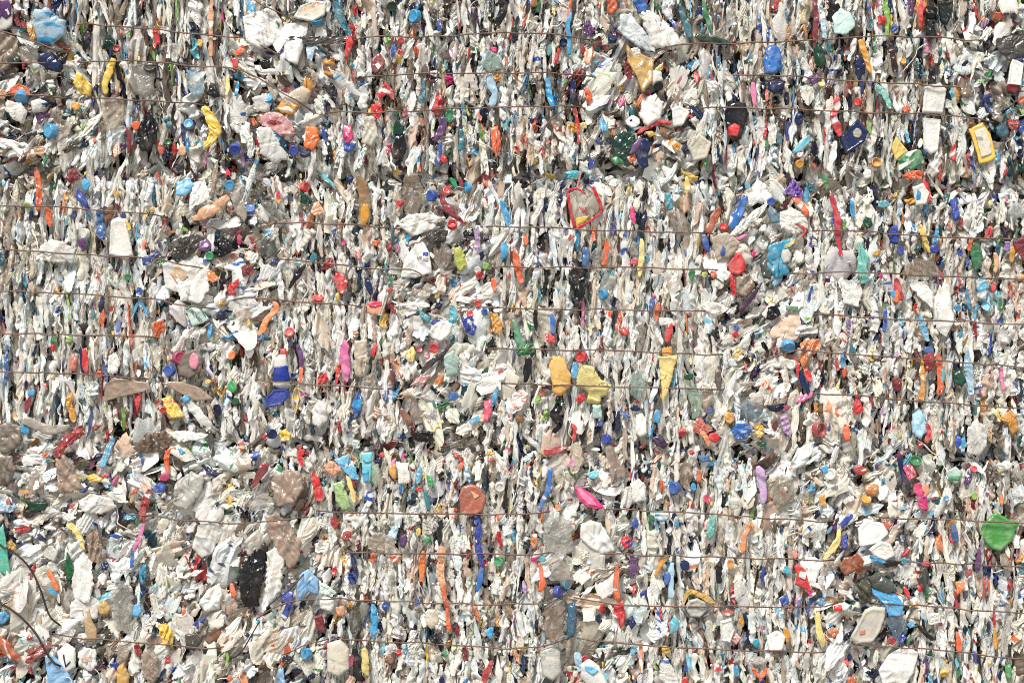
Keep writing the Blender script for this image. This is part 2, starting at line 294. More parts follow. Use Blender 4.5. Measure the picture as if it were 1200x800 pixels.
ITEMS = r"""
# tile 0,0
P bag w 4|0,1 14,2 17,16 15,30 8,36 0,36|white film bag with dark purple starburst print, top left corner|sh=1
+P starburst_print pp 1.5|0,1 12,1 16,9 15,20 9,24 4,20 0,24
+P emblem_patch ww 1|7,14 12,12 14,18 10,23 7,21
P bottle pb 7|42,14 58,12 80,28 78,42 62,54 46,50 40,30|large crushed pale blue bottle tilted, top left bale|p=lb,.5
P scrap am 3|33,34 42,31 44,46 38,49|ochre scrap tucked under the pale blue bottle
P film ta 5|0,40 14,40 24,50 22,66 8,80 0,84|dirty taupe film hanging at the upper left edge|cr=3
P film gr 5|24,56 46,54 48,72 36,77 26,72|grey clear film beside navy crushed bottle|f=1
P bottle nv 8|47,63 62,63 76,76 71,86 58,83 46,75|navy blue crushed bottle lying on its side, upper left|gl=.8
R lid dgn 8,6 0|17,71|dark green squashed lid, upper left edge
P lid or 6|11,111 14,104 24,99 34,103 38,112 24,113|orange domed lid half buried at the left edge
R lid pe 6,6 0|4,111|peach lid at the extreme left edge
C cap lb 8,6|27,116|light blue cap just below the orange domed lid
P bottle w 6|10,118 26,122 34,132 30,146 18,142 8,130|white bottle neck with thin blue ring, left edge|p=bl,.3
P bottle w 5|38,120 50,116 58,122 50,130 40,134|small white bottle with blue swirl print|p=bl,.6
C cap nv 6,6|53,121|navy cap on the small swirl printed bottle
P bag ye 4|92,86 100,90 110,102 107,114 97,112 88,99|crinkled yellow pouch, upper left bale|p=am,.3
S strip ye 9,8,8,7|135,70 130,85 125,98 127,112|upright yellow plastic strip between two wires
P bottle gr 7|156,76 172,74 182,86 183,106 172,115 158,112 154,96|clear grey crushed bottle with dark lid|f=1
C cap dg 8,7|177,79|dark brown round lid above clear crushed bottle
P bag k 7|174,129 182,138 187,152 184,166 178,178 167,178 161,168 162,152 168,142|black crumpled bag in the upper left bale|cr=3
S film ye 9,12,13,13,9,6|240,126 246,136 252,148 252,160 247,168 240,174|curled yellow film like a peel, upper left
P film be 4|120,116 146,115 148,140 138,153 124,154|pale beige translucent sheet under the third wire|f=1
S stick pe 5,5,5|249,-4 248,30 248,68|narrow peach wooden stick standing upright at the top
P film pb 4|219,80 228,80 240,92 240,110 226,114 220,100|pale blue clear film, upper left bale|f=1
P scrap k 5|248,98 254,100 259,114 252,116 243,112|black angular scrap left of blue bin film
S strip r 6,8,6|183,37 185,45 187,54|red upright scrap below the top left wire
P scrap lg 3|147,31 155,33 154,45 148,42|bright green scrap by the top wire
P scrap or 3|142,31 147,34 147,43 142,42|orange red scrap beside bright green scrap
C cap r 4,4|138,58|red cap in dark teal clutter, upper left
R lid am 6,5 20|90,125|amber lid below crinkled yellow pouch
C cap lb 7,9|59,154|light blue upright cap on crushed white bottle
C cap lb 6,6|222,146|light blue cap left of the curled yellow film
C cap rb 7,6|276,176|royal blue cap at the lower right of the first bale
P scrap te 3|192,140 199,136 203,146 198,153|dark teal scrap right of the black crumpled bag
R lid or 5,6 0|161,148|orange lid left of the black crumpled bag
R cap pp 5,5 0|146,172|dark purple cap near the first seam
R lid pe 5,7 0|215,177|peach disc near the first seam
C cap gn 4,4|198,167|green cap right of the black bag's foot
S strip r 5,8,5|275,69 277,76 276,84|red pellet shaped scrap below blue printed bag
S strip lb 4,5,4|280,96 279,105 277,114|slim light blue strip, upright, first bale
S strip py 4,5,4|268,90 268,102 266,114|slim pale yellow strip left of light blue strip
S strip k 6,10,6|104,38 103,48 101,60|black folded strip beside the first wire
R scrap ye 4,6 0|235,51|small gold scrap above the second wire
S strip dr 4,5,4|150,150 153,164 151,180|maroon upright strip by purple cap
P film lb 3|290,2 300,2 300,22 291,20|light blue printed film at top edge|p=w,.5
R scrap dgn 9,14 0|130,50|dark teal black wad between wires
P film nv 4|62,2 78,0 70,12 62,14|deep blue film at the top left edge
R film k 12,9 40|72,68|black crushed foil beside navy bottle
# tile 300,0
P jug ww 7|286,22 318,8 330,24 333,42 322,52 306,60 290,50|big white jug with rows of small print, top|p=gr,.5;sh=1
+P green_mark gn 1|324,25 328,29 327,34
P jug ww 8|334,28 362,26 358,50 350,78 332,72 320,54|white jug lying against the dark blade, top|p=gr,.4;sh=1
+P navy_stripe nv 1|334,54 333,62 328,67 326,65 330,60
P tub o 6|344,22 352,8 368,2 384,4 382,20 368,28|cream tub with faint brown print, top|p=pe,.4
C cap lb 8,7|371,22|light blue cap on the cream tub
S blade dg 3,9,9,9,6|335,49 345,48 370,49 392,48 412,45|long dark grey blade lying flat under wires|gl=.7
S strip r 7,8,5|409,43 410,54 406,70|red strap hanging from the dark blade's tip
S strip te 7,9,8,6|392,4 398,18 404,30 413,46|long teal strip leaning at the top
P film pb 3|360,55 370,56 366,74 360,70|pale blue film under the dark blade
P bottle br 5|380,72 392,70 396,80 390,94 380,88|golden brown bottle below the dark blade|p=am,.5
P bottle be 6|333,114 356,102 366,108 360,122 345,130 334,126|dusty beige bottle, upper left centre
P bottle am 5|322,129 334,115 352,126 345,136 330,134|ochre bottle end below dusty beige bottle
P bottle ww 6|296,116 312,110 320,118 316,132 302,132|white bottle with navy base, third wire
C cap lb 7,6|314,116|light blue cap on white bottle with navy base
P bag pk2 5|302,134 325,132 340,142 348,158 330,160 308,149|pale pink printed pouch, upper left centre|p=dr,.4
P bottle ww 6|302,152 318,150 330,172 340,186 322,192 306,180|white crushed bottle below pale pink pouch
C cap lb 5,6|325,161|light blue cap beside pale pink pouch
C cap rb 6,6|345,177|royal blue cap left of the orange film
C cap nv 6,5|358,179|navy cap under the orange film
P film or2 5|360,149 372,150 375,164 368,178 357,174|bright orange crumpled film, upper centre|cr=3
P wrapper mg 4|404,148 411,147 415,162 408,170 402,162|magenta wrapper with white specks|p=w,.4
R cap bl 7,9 20|410,171|blue crushed cap below magenta wrapper
P film o 4|428,138 440,135 443,160 436,172 424,168|tall grey white sheet left of red wrappers
P wrapper dr 5|436,70 444,62 452,72 450,84 440,88 435,80|maroon wrapper with white ring emblem|sh=1
+P ring_emblem w 1|440,78 444,75 448,79 444,84
P wrapper r 4|442,110 452,97 461,106 462,118 454,112 446,118|bright red wrapper with white patch, upper centre|p=w,.3
P wrapper r 4|436,124 446,118 449,132 444,141 435,134|red crumpled wrapper below the red patch wrapper|p=w,.3
P wrapper r 4|513,105 518,115 520,128 513,137 505,131 511,120|red twisted wrapper at the upper middle wire|cr=3
S film pp 6,9,9,5|518,136 520,147 514,158 509,168|shiny purple strip below the red twisted wrapper|gl=.8
R lid gn2 5,9 10|527,136|emerald green lid right of shiny purple strip
S strip te 4,6,5|496,96 496,110 493,122|teal upright strip, upper middle
C cap r 4,4|470,49|small red cap at the top wire
R scrap r 5,4 0|470,63|red scrap below small red cap
S strip bl 4,6,4|461,50 461,60 460,69|blue upright strip, upper middle
P film pa 4|562,76 572,60 586,66 588,80 574,86|pale green grey sheet, upper middle|f=1
R scrap mg 4,4 30|578,60|magenta scrap above pale green sheet
R film am 7,8 30|583,92|amber crumpled film, upper middle
S film pb 8,10,8,7|576,86 576,100 580,112 575,126|pale blue film strip below amber crumpled film
S strip k 5,10,9,6|586,-3 590,12 585,24 580,34|black rubber strap at the top edge
P bag dg 5|466,140 473,150 472,158 462,160 462,148|dark teal bag above black sack|c=dgn
P bag k 6|464,160 474,158 477,176 472,190 460,186|black shiny sack, upper middle|gl=.7
S strip bl 5,6,5|517,168 515,182 512,195|blue strip near the first seam, middle
R scrap r 4,5 0|520,188|small red tip beside blue strip
S strip te 5,8,5|540,152 541,164 539,178|dark teal strip, upper middle bottom
P scrap or 4|575,150 584,148 588,168 582,186 576,172|orange brown broken toy shape, upper middle|p=k,.3
C cap nv 4,5|568,132|navy cap under third wire, upper middle
R scrap k 6,5 20|567,40|black knot on the top wire
C cap lb 6,8|485,20|light blue cap at the top, upper middle
C cap dgn 6,6|460,9|dark green cap at the top edge
S strip bl 4,5,4|513,24 515,32 514,38|tiny blue printed strip at the top
# tile 600,0
P cup or 6|711,-3 723,-3 723,12 717,19 711,17|orange red cup at the top edge
P jug pb2 9|727,18 738,16 752,34 764,52 768,62 756,61 738,50 724,38|pale grey crushed jug, top right of centre|gl=.6
P bottle ww 7|746,14 760,12 778,24 794,42 800,56 786,60 764,56 758,40|pile of white crushed bottle under top wire|p=gn,.1;cr=3
P bottle bl 5|740,0 754,-2 760,10 757,19 747,18|blue bottle top at upper edge|p=lb,.6
S bottle dgn 5,11,10,5|814,43 826,47 840,50 856,53|dark green crushed bottle lying on wire|gl=.8
S strip gn 4,5,6,4|823,0 825,14 829,26 832,40|thin green strip at the top
S strip te 5,6,8,6|795,6 799,20 805,34 808,47|teal strip with red side at the top
S strip nv 6,8,6|820,8 818,20 817,31|navy strip beside thin green strip
P tub am2 7|733,52 742,60 752,64 766,70 764,98 752,112 745,92 735,75|golden brown crushed tub, upper right centre|p=br,.4
P scrap dr 4|730,72 736,74 742,92 736,96 731,86|maroon shard left of golden brown tub
S strap ta 4,5,5,5,4|786,56 770,66 755,80 747,95 743,116|brown curved strap pulled across the bale
P tub w 4|739,58 748,56 752,66 744,72|white broken rim in golden brown tub
C cap k 6,5|771,102|black cap on white bottle neck
R bottle w 11,9 20|766,92|white bottle neck with black cap
R tub ww 8,8 0|741,144|white spout ring with dark hole
C cap k 4,4|741,144|dark hole plug inside white spout ring
P bottle w 7|752,116 768,110 778,122 774,140 758,150 748,138|white bottle with cream oval label|p=pe,.2
R label o 9,6 10|766,125|cream oval sticker on white bottle
P tub w 7|786,128 796,124 808,132 800,148 788,150|small white tub lying on side, upper right
S strip r 5,6,6,5|746,157 758,150 772,144 786,146|red pipe lying nearly flat
R scrap ye 6,5 0|762,158|yellow fragment below red pipe
P bag dgn 7|716,166 728,154 744,158 746,184 736,196 720,190|very dark green bag near first seam|gl=.7
R scrap gn 8,8 0|722,190|green crumpled piece under dark green bag
S bag nv 8,13,13,9|758,163 755,174 752,186 757,197|navy folded bag near first seam|gl=.6
S strip pp 6,9,6|752,162 745,172 738,182|dark purple strip left of navy folded bag
R scrap or 7,6 0|740,187|orange piece beside green crumpled piece
R scrap am 6,5 30|792,172|amber piece near first seam
S strip lb 4,6,5,4|669,16 665,32 667,48 667,66|light blue strip crossing top wire
S strip nv 6,9,6|671,92 671,106 670,123|navy strip crossing second wire
S strip lb 5,8,6|642,90 643,108 648,128|light blue film pair near navy strip
P scrap or 4|684,103 692,108 694,118 688,125|orange triangle scrap, upper right centre
S strip r 3,4,3|674,130 677,150 678,170|thin red strip below third wire
R scrap py 6,5 20|684,149|pale yellow scrap beside thin red strip
R scrap am 6,7 0|672,150|amber orange scrap left of thin red strip
C cap nv 6,5|718,45|navy cap left of the pale grey jug
C cap nv 5,5|660,51|navy cap under top wire
P film pp 4|682,34 690,24 697,38 686,45|dusty purple film scrap near top wire
P bottle k 8|852,122 862,119 873,122 877,134 872,150 868,164 856,166 850,150 848,134|black shiny bottle with red lower window|gl=.9;sh=1
+P red_window r 2.5|852,150 859,146 866,150 863,162 852,160
S strip pk 5,6,5|881,98 882,110 884,126|pink strip right of black shiny bottle
P film w 4|826,95 845,98 838,108 830,112|white torn triangle sheet, upper right
P tub o 4|806,172 818,157 833,168 828,186 812,190|cream square tray, upper right bale
# tile 900,0
P bottle bl2 7|897,56 908,54 915,62 914,82 905,90 894,88 893,70|shiny blue bottle crossing second wire, upper right|gl=.9
P bottle nv 6|898,96 908,93 920,96 917,106 907,111 899,106|round navy dome below shiny blue bottle|gl=.8
P bottle dgn2 5|957,50 964,60 966,74 961,83 954,74 953,60|dark green leaf shaped bottle, upper right
R film pp 10,8 0|954,94|dull purple film under second wire, upper right|
C cap py 4,4|962,99|pale yellow cap beside dull purple film
S strip r 5,10,8,9,5|979,111 980,124 976,138 980,150 983,161|bright red crooked strip, upper right bale
R lid nv 5,8 0|935,140|navy lid with pale edge, upper right
S spoon aq 5,9,6|948,160 940,170 929,180|light aqua spoon like piece
R scrap r 5,6 0|937,182|red scrap below light aqua spoon
C cap am 5,5|936,193|amber cap at first seam, right
P tray nv 5|1004,140 1016,155 1011,168 990,182 983,163|navy blue tray tilted, upper right bale|gl=.7;sh=1
+R clear_window gr 5,6 0|1003,157
P lid ye2 3|1048,161 1063,178 1048,190 1043,175|pale yellow flat lid near first seam
P bag gn 4|1050,188 1062,178 1078,176 1082,192 1068,200 1052,200|green and white printed bag at the seam|p=w,.6
P tub ww 6|1082,103 1100,98 1108,106 1104,134 1079,133|white long tub above third wire|sh=1
P tub ww 6|1080,139 1101,141 1098,178 1090,182 1081,176|white long tub below third wire|sh=1
P pouch ye 4|1134,152 1150,144 1160,160 1165,186 1158,190 1146,193 1141,172|yellow snack pouch with white label panel, upper right|sh=1
+P label_panel o 1|1140,155 1151,149 1158,166 1160,182 1148,186 1144,170|p=gr,.7
R bottle te2 8,9 0|1173,154|dark teal ball shaped bottle, right edge|gl=.8
P cup ww 6|1184,68 1198,76 1194,104 1178,102|white cup with dark red rim, right edge|sh=1
+P rim dr 1.5|1178,100 1194,102 1188,111 1178,107
C cap k 8,6|1089,14|black cap at the top right
P bottle k 5|1084,22 1094,22 1095,46 1086,50 1083,36|black bottle below black cap, top right
P tub dgn3 5|1098,3 1116,2 1113,22 1108,31 1101,28|black green pot at the top right
S strip dr 5,7,7,5|953,2 955,20 954,40 952,60|dark maroon strip, top right bale
S strip pb 4,7,5|961,8 963,26 965,46|pale blue strip beside dark maroon strip
P film pa 5|974,20 984,10 997,18 1001,32 990,43 976,40|pale greenish white film, top right
S strip lg 5,7,5|1036,2 1038,20 1038,43|light green strip at the top right
R scrap bl 4,5 0|1017,10|blue chip at top right
C cap r 3,6|1030,25|red narrow cap, top right
R scrap bl 6,5 40|1046,34|blue chip right of red narrow cap
S strip pp 7,7,3|1064,-2 1066,8 1065,20|purple wedge at the top right
S strip r 3,6,4|1078,2 1077,14 1077,36|red upright strip with dark tip, top right
S strip am 5,8,7,4|1006,48 1010,60 1014,72 1019,88|amber strip between wires, right
P film nv 5|1001,70 1010,68 1013,84 1006,96 1000,86|dark navy film scrap by amber strip
S strip aq2 7,8,6|1026,102 1036,112 1042,128|mint green strip, upper right bale
C cap r 4,5|1004,120|red cap above third wire, upper right
R scrap or 6,5 0|1061,129|orange red chip on third wire
C cap am 4,4|1057,73|amber cap left of white block
S strip br2 5,8,6|1043,50 1045,66 1049,86|very dark brown strip, upper right
P scrap k 4|1087,78 1094,84 1095,98 1086,101|dark scrap above white long tub
S strip r 5,6,5|1117,170 1115,180 1117,190|red scrap left of yellow snack pouch
R scrap k 6,9 20|1029,170|black scrap right of navy tray
C cap am 6,6|1026,191|orange cap at first seam below navy tray
P film dg2 5|1165,46 1200,40 1204,66 1180,72 1168,62|dark grey dirty film at the right edge
# tile 0,200
S strip or 5,8,8,6|44,196 46,212 48,228 46,248|orange strip at left of second row
S strip or 4,8,5|56,242 59,252 60,266|short orange strip below long orange strip
R scrap dr 9,10 0|86,206|maroon crumpled piece under first seam
S film rb 6,9,8,5|92,222 96,232 102,240 107,248|royal blue film strip, left second row|p=nv,.5
R lid lb 5,8 0|102,217|light blue disc near royal blue film
P sheet ww 3|224,217 242,211 248,233 222,247|plain white square sheet tilted, second row
P film lb2 4|208,214 222,208 230,218 218,232 208,230|light blue film left of white square sheet|p=w,.4
C cap lb 6,6|270,218|light blue cap right of white square sheet
C cap bl2 6,5|294,245|blue cap right end of first messy gap
S stick ta 6,6,5|254,190 253,208 250,228|brown flat stick under first seam
P film gr2 5|270,226 280,222 292,248 288,262 276,248|grey striped film below light blue cap
S bottle pe 9,13,12,8|226,257 240,252 254,244 268,230|peach and white bottle leaning right|p=w,.5
R scrap ye 4,5 0|180,246|yellow chip left of messy gap
P tub w 5|131,258 140,255 149,257 158,300 150,304 128,299|tall plain white panel, left second row|sh=1
P film w 5|50,290 62,280 76,284 90,292 86,308 44,306|folded white sheet on second wire left
P film pp 4|92,282 100,278 103,292 95,296|dark purple film scrap, left
P scrap bl 4|167,301 180,300 188,295 185,301 178,304 179,311 168,311|bright blue bow shaped scrap on wire
P film dg 7|200,300 212,282 226,274 240,278 234,290 222,302 208,305|blackish wad of dirty film, left messy gap|cr=4
P bag pp 4|235,283 243,279 250,288 246,296 234,294|purple pouch with pale oval logo|sh=1
+R oval_logo lp 3,3 0|243,288
P film k 6|252,284 262,278 274,284 272,296 258,302 250,296|black film piece right of purple pouch|gl=.7
C cap gn2 5,5|247,300|green cap below black film piece
P bag ww 6|205,312 222,298 246,306 246,340 236,356 212,352|big white carrier bag with fine lines|p=gr,.3
P card ww 4|191,310 205,304 225,326 212,344 195,338|white printed card with tan picture|sh=1
+P tan_picture pe2 1|200,320 210,310 222,324 211,336
P film or3 3|243,318 250,317 259,328 252,331 245,328|orange printed film right of carrier bag|
P scrap r 4|268,338 274,331 281,326 280,336 272,342|red folded scrap, left messy gap
P label pa2 2|219,362 224,358 234,360 240,366 246,374 238,379 226,382 223,374|white oval tag with green border and lettering|sh=1
+S green_border gn2 1.4,1.6,1.6,1.4|219.5,363 226,358.5 235,361 242,371
+T lettering nv 5.6 -46|223,364|PICARD
C cap nv 6,4|260,371|navy cap right of the oval tag
P label or 3|182,378 193,371 195,384 187,396 180,392|orange tag with white crescent, left
R scrap bl 5,5 0|165,341|bright blue crumple above oval tag wire
S strap lb 3,4,4,4|158,368 164,354 170,360 175,372|light blue strap loop below bright blue crumple
S strip or 4,6,4|121,361 122,372 121,384|orange upright chip, left second row
C cap gn 4,4|151,325|green cap in left second row
R film dr 8,9 0|291,317|dull maroon film, left messy gap
R scrap ye 3,5 0|292,378|small yellow chip left centre
R lid te2 7,8 0|2,304|dark teal lid at the left edge
S strip nv 4,6,4|122,347 121,356 119,366|navy strip beside orange upright chip
S bottle br 8,11,8|131,240 130,250 126,260|dark brown bottle hanging below first wire
S strip ye 4,5,4|149,258 151,264 153,270|yellow strip above tall white panel
S film bl3 8,10,8|118,246 119,262 122,280|dull blue film strip left of dark brown bottle
S thread lg 2,3,2|79,340 82,356 83,376|pale green thread, lower left second row
P scrap lg 3|78,392 86,391 86,402 79,402|light green square scrap at left
R film k2 7,9 0|98,382|black speckled film piece at left
C cap w 5,6|100,274|white cap in left second row
# tile 300,200
P scrap dgn2 4|353,224 360,229 368,238 362,241 354,238|dark green leaf shaped scrap, second row
C cap r 4,6|359,220|red upright cap above green leaf scrap
S strip r 4,5,4|327,224 327,232 328,239|red and yellow chip, second row|p=ye,.6
S film dg3 8,12,12,8|303,216 310,232 320,246 334,258|olive grey dirty film strip sloping|f=1
S bottle am3 9,13,14,13,7|421,205 426,220 428,236 428,252 424,268|brown and amber bottle standing between wires|sh=1
+S amber_base am 9,10,5|429,240 428,254 425,267
P film ta 5|474,206 490,204 496,224 490,250 474,248 471,226|wide brown grey film below first seam|f=1;cr=3
C cap bl 5,7|505,230|blue oval cap right of brown grey film
S strip gn2 4,6,3|528,209 533,216 537,223|green leaf strip, second row centre
S strip dr 4,6,5|539,208 541,216 539,224|maroon strip right of green leaf strip
C cap lb 3,6|547,220|light blue narrow cap in second row centre
S bottle dr 5,9,10,7,3|517,226 520,238 527,247 535,255 543,262|maroon crescent bottle, second row centre|gl=.7
C cap r 5,5|524,224|red round cap above maroon crescent bottle
C cap r 6,5|530,263|red round cap below maroon crescent bottle
C cap r 3,4|468,239|small red cap left of brown grey film
R scrap nv 5,5 0|410,210|navy chip under first seam
P film pe 3|365,250 368,238 374,236 380,248 372,254|peach orange film above first wire, second row
P jug ww 8|492,277 503,295 507,320 488,326 470,325 474,304|white jug with blue square label, centre|sh=1
+P blue_square bl4 .8|496,295.5 502,296 502,300 496,299.5
+T lettering nv 5 0|489,304|UP
+P grey_panel gr3 .7|496.5,301.5 502,302 502,306 496.5,305.5
P film dg2 5|498,277 510,268 526,270 522,284 506,288|dark grey film behind white jug
S strip k 4,5,5|524,271 519,280 513,291|black strip with white highlight near jug|gl=.9
P bottle lg2 5|532,291 539,289 546,300 547,312 539,320 532,308|yellow green clear bottle, centre
P film ta 5|508,292 520,286 530,296 526,312 514,314|brown grey bag between jug and green bottle|f=1
S bottle lp 5,7,5|560,266 560,280 559,296|lilac bottle edge, second row centre
P bag w 6|464,262 480,252 504,248 518,256 506,270 484,277|white folded bag on the wire, centre|cr=3
P scrap dr2 4|384,302 392,303 391,312 384,317 377,315|dark red cap shaped scrap on second wire
P bag r 4|394,319 404,321 408,332 403,346 397,342 391,328|red and white striped bag, second row|p=w,.5
R scrap ye 4,7 10|396,348|yellow edge below red striped bag
S strip k 5,7,5|358,311 348,325 339,338|black diagonal strip, second row
P scrap bl4 3|316,304 325,305 324,311|navy blue triangle chip, second row
R lid aq 4,5 20|350,308|light aqua lid below second wire
R lid te 4,6 30|368,302|teal lid left of dark red scrap
P bottle dg3 7|300,284 310,276 322,282 326,296 316,302 304,300|dark clear bottle, left centre|f=1;gl=.8
S strap or3 6,8,8,7,5|322,352 325,362 314,374 310,384 304,394|orange strap bent below third wire
C cap r 5,4|374,349|red cap on third wire, second row
C cap r 6,6|340,389|bright red crushed cap, second row
C cap lb 4,5|305,394|light blue cap at foot of orange strap
P tub pe3 5|430,358 452,358 451,366 447,369 434,369 431,366|peach jar top with magenta lid, centre|sh=1
+R lid_top mg2 10.5,3.4 0|441,356
S scrap nv 4,7,6,3|429,324 432,332 434,340 436,347|navy leaf shaped scrap left of jar top
S spoon w 3,3,4,7,8,4|468,357 480,357 488,357 494,357 499,358 504,358|white plastic spoon lying flat, centre
P label te3 3|488,360 497,366 506,372 503,379 494,372|teal torn tag below white spoon
R tub ww 15,11 -30|517,388|white round tub half hidden, centre
S strip aq 7,10,8|530,358 532,370 528,384|light aqua strip, centre messy gap
P bag bl4 5|541,372 552,368 559,380 556,394 546,390|navy blue printed bag, centre messy gap|p=w,.3
P bag am 4|574,365 583,368 589,380 586,393 578,388|amber yellow folded pouch, centre
R bottle bl 4,5 0|568,365|small blue bottle left of amber pouch
C cap r 4,4|551,368|red cap left of small blue bottle
C cap r 4,4|560,356|red cap above small blue bottle
C cap r 4,5|563,322|red cap below white ball, centre
S strip or 4,6,4|577,326 579,334 580,343|orange upright strip, centre
R scrap r 4,3 0|457,340|red chip right of navy leaf scrap
P scrap or 3|436,283 446,281 443,290 438,288|orange red chip with white edge
R scrap dr2 4,8 10|457,290|dark red leaf chip, centre
R lid lg 4,5 0|569,312|light green lid under first wire, centre
S strip lb 4,7,4|589,284 591,293 589,304|light blue strip, centre right
C cap w 4,4|560,317|white ball cap, centre
# tile 600,200
P bag o 4|666,228 674,224 690,230 692,222 699,228 702,246 690,258 676,266 670,250|translucent white bag with red border and red lettering|f=1;sh=1
+S red_border r 2,3,3.4,3.4,4|671,222 665,225 667,240 670,254 674,267
+S red_edge r 3,4,3.4,2.6,2.6,3.4|694,219 699,230 704,242 702,251 690,260 675,268
+S red_fold r 1.6,2.2,1.6|667,223 676,222 686,228
+P yellow_panel ye 1|675,256 690,253 684,262 675,266
+T lettering r 9 20|676,248|MR
S strap sal 2,2,2|681,202 678,212 675,222|thin pink red handle above red bordered bag
P film aq3 4|662,202 672,200 682,202 676,212 665,210|bright aqua film clump at first seam
C cap nv 4,3|687,213|navy cap above red bordered bag
C cap nv 3,3|693,214|tiny navy cap right of other navy cap
P film k 4|600,207 614,212 622,217 612,222 602,214|black torn film at centre seam
P film k 4|612,234 622,228 626,238 616,244|smaller black torn film below the first black one
S strip mg 4,6,4|740,242 741,252 743,262|magenta upright strip, right of centre
S strip k 3,6,5|754,214 756,226 752,236|black hook shaped strip, right of centre
S strip nv2 5,7,5|756,246 754,258 752,272|dark navy strip below black hook
P film te3 4|778,226 788,228 788,246 780,248|teal blue film panel, right of centre
P bottle pe 4|796,232 804,228 808,242 802,252 796,246|peach clear bottle right of teal panel|f=1
P film ta 5|780,250 796,246 808,262 806,276 792,276|brown film hanging above wire, right|f=1
S strip ye 5,7,4|803,208 805,218 803,228|yellow upright strip near seam, right
S bottle bl2 8,13,12,7|873,230 868,244 862,256 856,268|glossy blue bottle leaning, right messy gap|gl=.9
S tray w 6,10,10,10,6|897,241 884,252 872,262 862,272 853,277|white trough shaped tray leaning, right messy gap
S bottle or4 8,11,9|842,242 836,256 828,274|rusty orange bottle left of glossy blue bottle
C cap r 5,4|847,266|red cap with blue rim under glossy blue bottle
S strip bl 4,6,5|848,276 848,288 845,300|blue strip below red cap, right
S strip bl 5,7,5|824,275 827,286 829,296|blue folded strip on wire, right
P tub r 7|852,311 858,302 862,299 863,296 868,296 868,299 872,306 872,318 866,323 856,321|bright red crushed bottle top, right of centre|gl=.6;sh=1
S strip r 6,7,5|855,322 858,334 859,346|red strip hanging below red bottle top
C cap ww 5,6|849,323|white cap left of red strip
P bag k 6|668,306 682,307 688,318 684,332 686,344 680,354 673,361 672,345 666,330|black wrinkled bag between two wires, centre|cr=4;gl=.7
S strip or 5,8,9,6|604,290 605,304 608,318 611,333|orange flat strip at left of centre bale
S strip or 5,8,5|711,280 710,294 706,312|orange fish shaped strip, centre bale
S film bl3 9,11,7|685,290 687,302 686,314|blue crinkled film above black wrinkled bag
P scrap r 4|665,280 668,274 672,278 668,283|red chip right of blue film, second wire
R scrap mg2 6,5 0|743,307|crimson crumpled chip, centre bale
S strip py 5,7,6,5|751,280 752,296 750,312 748,326|pale yellow strip, centre bale
P bottle gr 5|736,290 742,283 748,286 748,302 738,302|clear grey bottle edge, centre bale|f=1
P film gr 5|690,300 698,291 714,296 716,312 698,314|crinkled clear grey film, centre bale|f=1;cr=3
R lid gn2 4,7 0|810,322|green lid leaf, right of centre
R scrap or 4,5 0|835,322|orange chip left of white cap
R scrap lg2 5,4 0|825,322|olive chip left of orange chip
C cap lb 3,6|706,345|light blue oval cap, centre bale
S strip bl 4,6,4|765,348 763,356 762,364|blue strip with red tip, centre bale
R scrap r 4,3 0|766,348|red tip above blue strip, centre
S strip or 4,6,4|771,354 770,364 768,376|orange strip right of blue strip, centre
P scrap r 3|638,391 650,390 650,401 641,402|red square scrap at centre bale
S strip bl2 4,6,4|646,368 648,378 647,392|bright blue strip above red square scrap
S strip r 5,8,7,4|786,378 784,387 782,395 781,402|glossy red lip shaped strip, centre bale|gl=.8
R scrap r 6,5 40|730,388|red splash shaped scrap, centre bale
P label w 2|771,372 788,373 790,382 773,381|small white tag with dark blue print|p=nv,.8
S strip gn3 7,9,8|602,374 606,390 611,408|muted green strip, left of centre bale
S strip k 3,5,4|627,362 627,374 629,388|thin black strip right of muted green strip
R scrap r 5,5 0|861,392|red chip in right messy gap
R scrap bl 4,5 0|862,384|blue chip above red chip, right messy gap
S strip pk 3,5,3|856,281 865,280 874,275|pink lip shaped strip under white trough
P film be 5|832,278 850,272 866,284 858,300 840,306|beige film bag left of red bottle top
P film ta 5|862,326 876,320 884,336 874,348 862,344|brown film below red bottle top
S tube pp2 4,6,6,4|892,332 882,344 873,356 866,368|dark purple tube curved, right messy gap
P bottle dg3 5|890,308 898,300 906,312 902,328 892,326|dark teal mouth of crushed bottle, right gap|gl=.8
# tile 900,200
P bag pp3 5|916,226 924,218 928,208 934,216 940,224 938,234 928,232|bright purple crumpled bag, right second row|cr=3
P scrap te 4|942,214 952,216 956,224 946,224|dark teal chip right of purple bag
S strip gn 4,6,5|962,205 966,212 968,222|green strip at right seam
P film sl 5|900,240 910,248 912,262 904,262 899,252|slate blue film, right second row
S bottle or 5,9,8,4|928,233 936,238 942,246 946,254|orange bottle with white marks, right
S strip cr 5,6,7,6,5|971,228 976,240 980,258 981,278 984,300|long crimson strip crossing wire, right
P film w 6|912,250 926,244 944,252 946,268 930,276 914,268|white clear lids crushed together, right|f=0
S clip r 2,3,3,2|930,262 938,266 943,270 937,279|red ring clip on wire, right
P film te4 6|900,288 914,282 930,278 922,292 921,306 924,322 908,326 896,316|bright teal blue crumpled film, right gap|gl=.8;cr=3
P lid gr3 4|916,293 922,291 927,299 924,308 917,309 914,300|round clear lid on teal blue film
S strip ye 3,5,4|930,280 926,286 918,290|yellow strip above round clear lid
P film aq4 4|1006,282 1012,292 1018,302 1014,310 1018,330 1008,334 1003,314 1004,298|aqua green film hanging, right second row
R scrap am2 6,5 0|1027,297|gold crumple right of aqua film
P bottle bl4 5|1043,266 1049,264 1053,276 1050,287 1042,285|deep blue oval bottle below wire, right
R bottle bl4 4,6 0|1054,294|small deep blue bottle below blue oval bottle
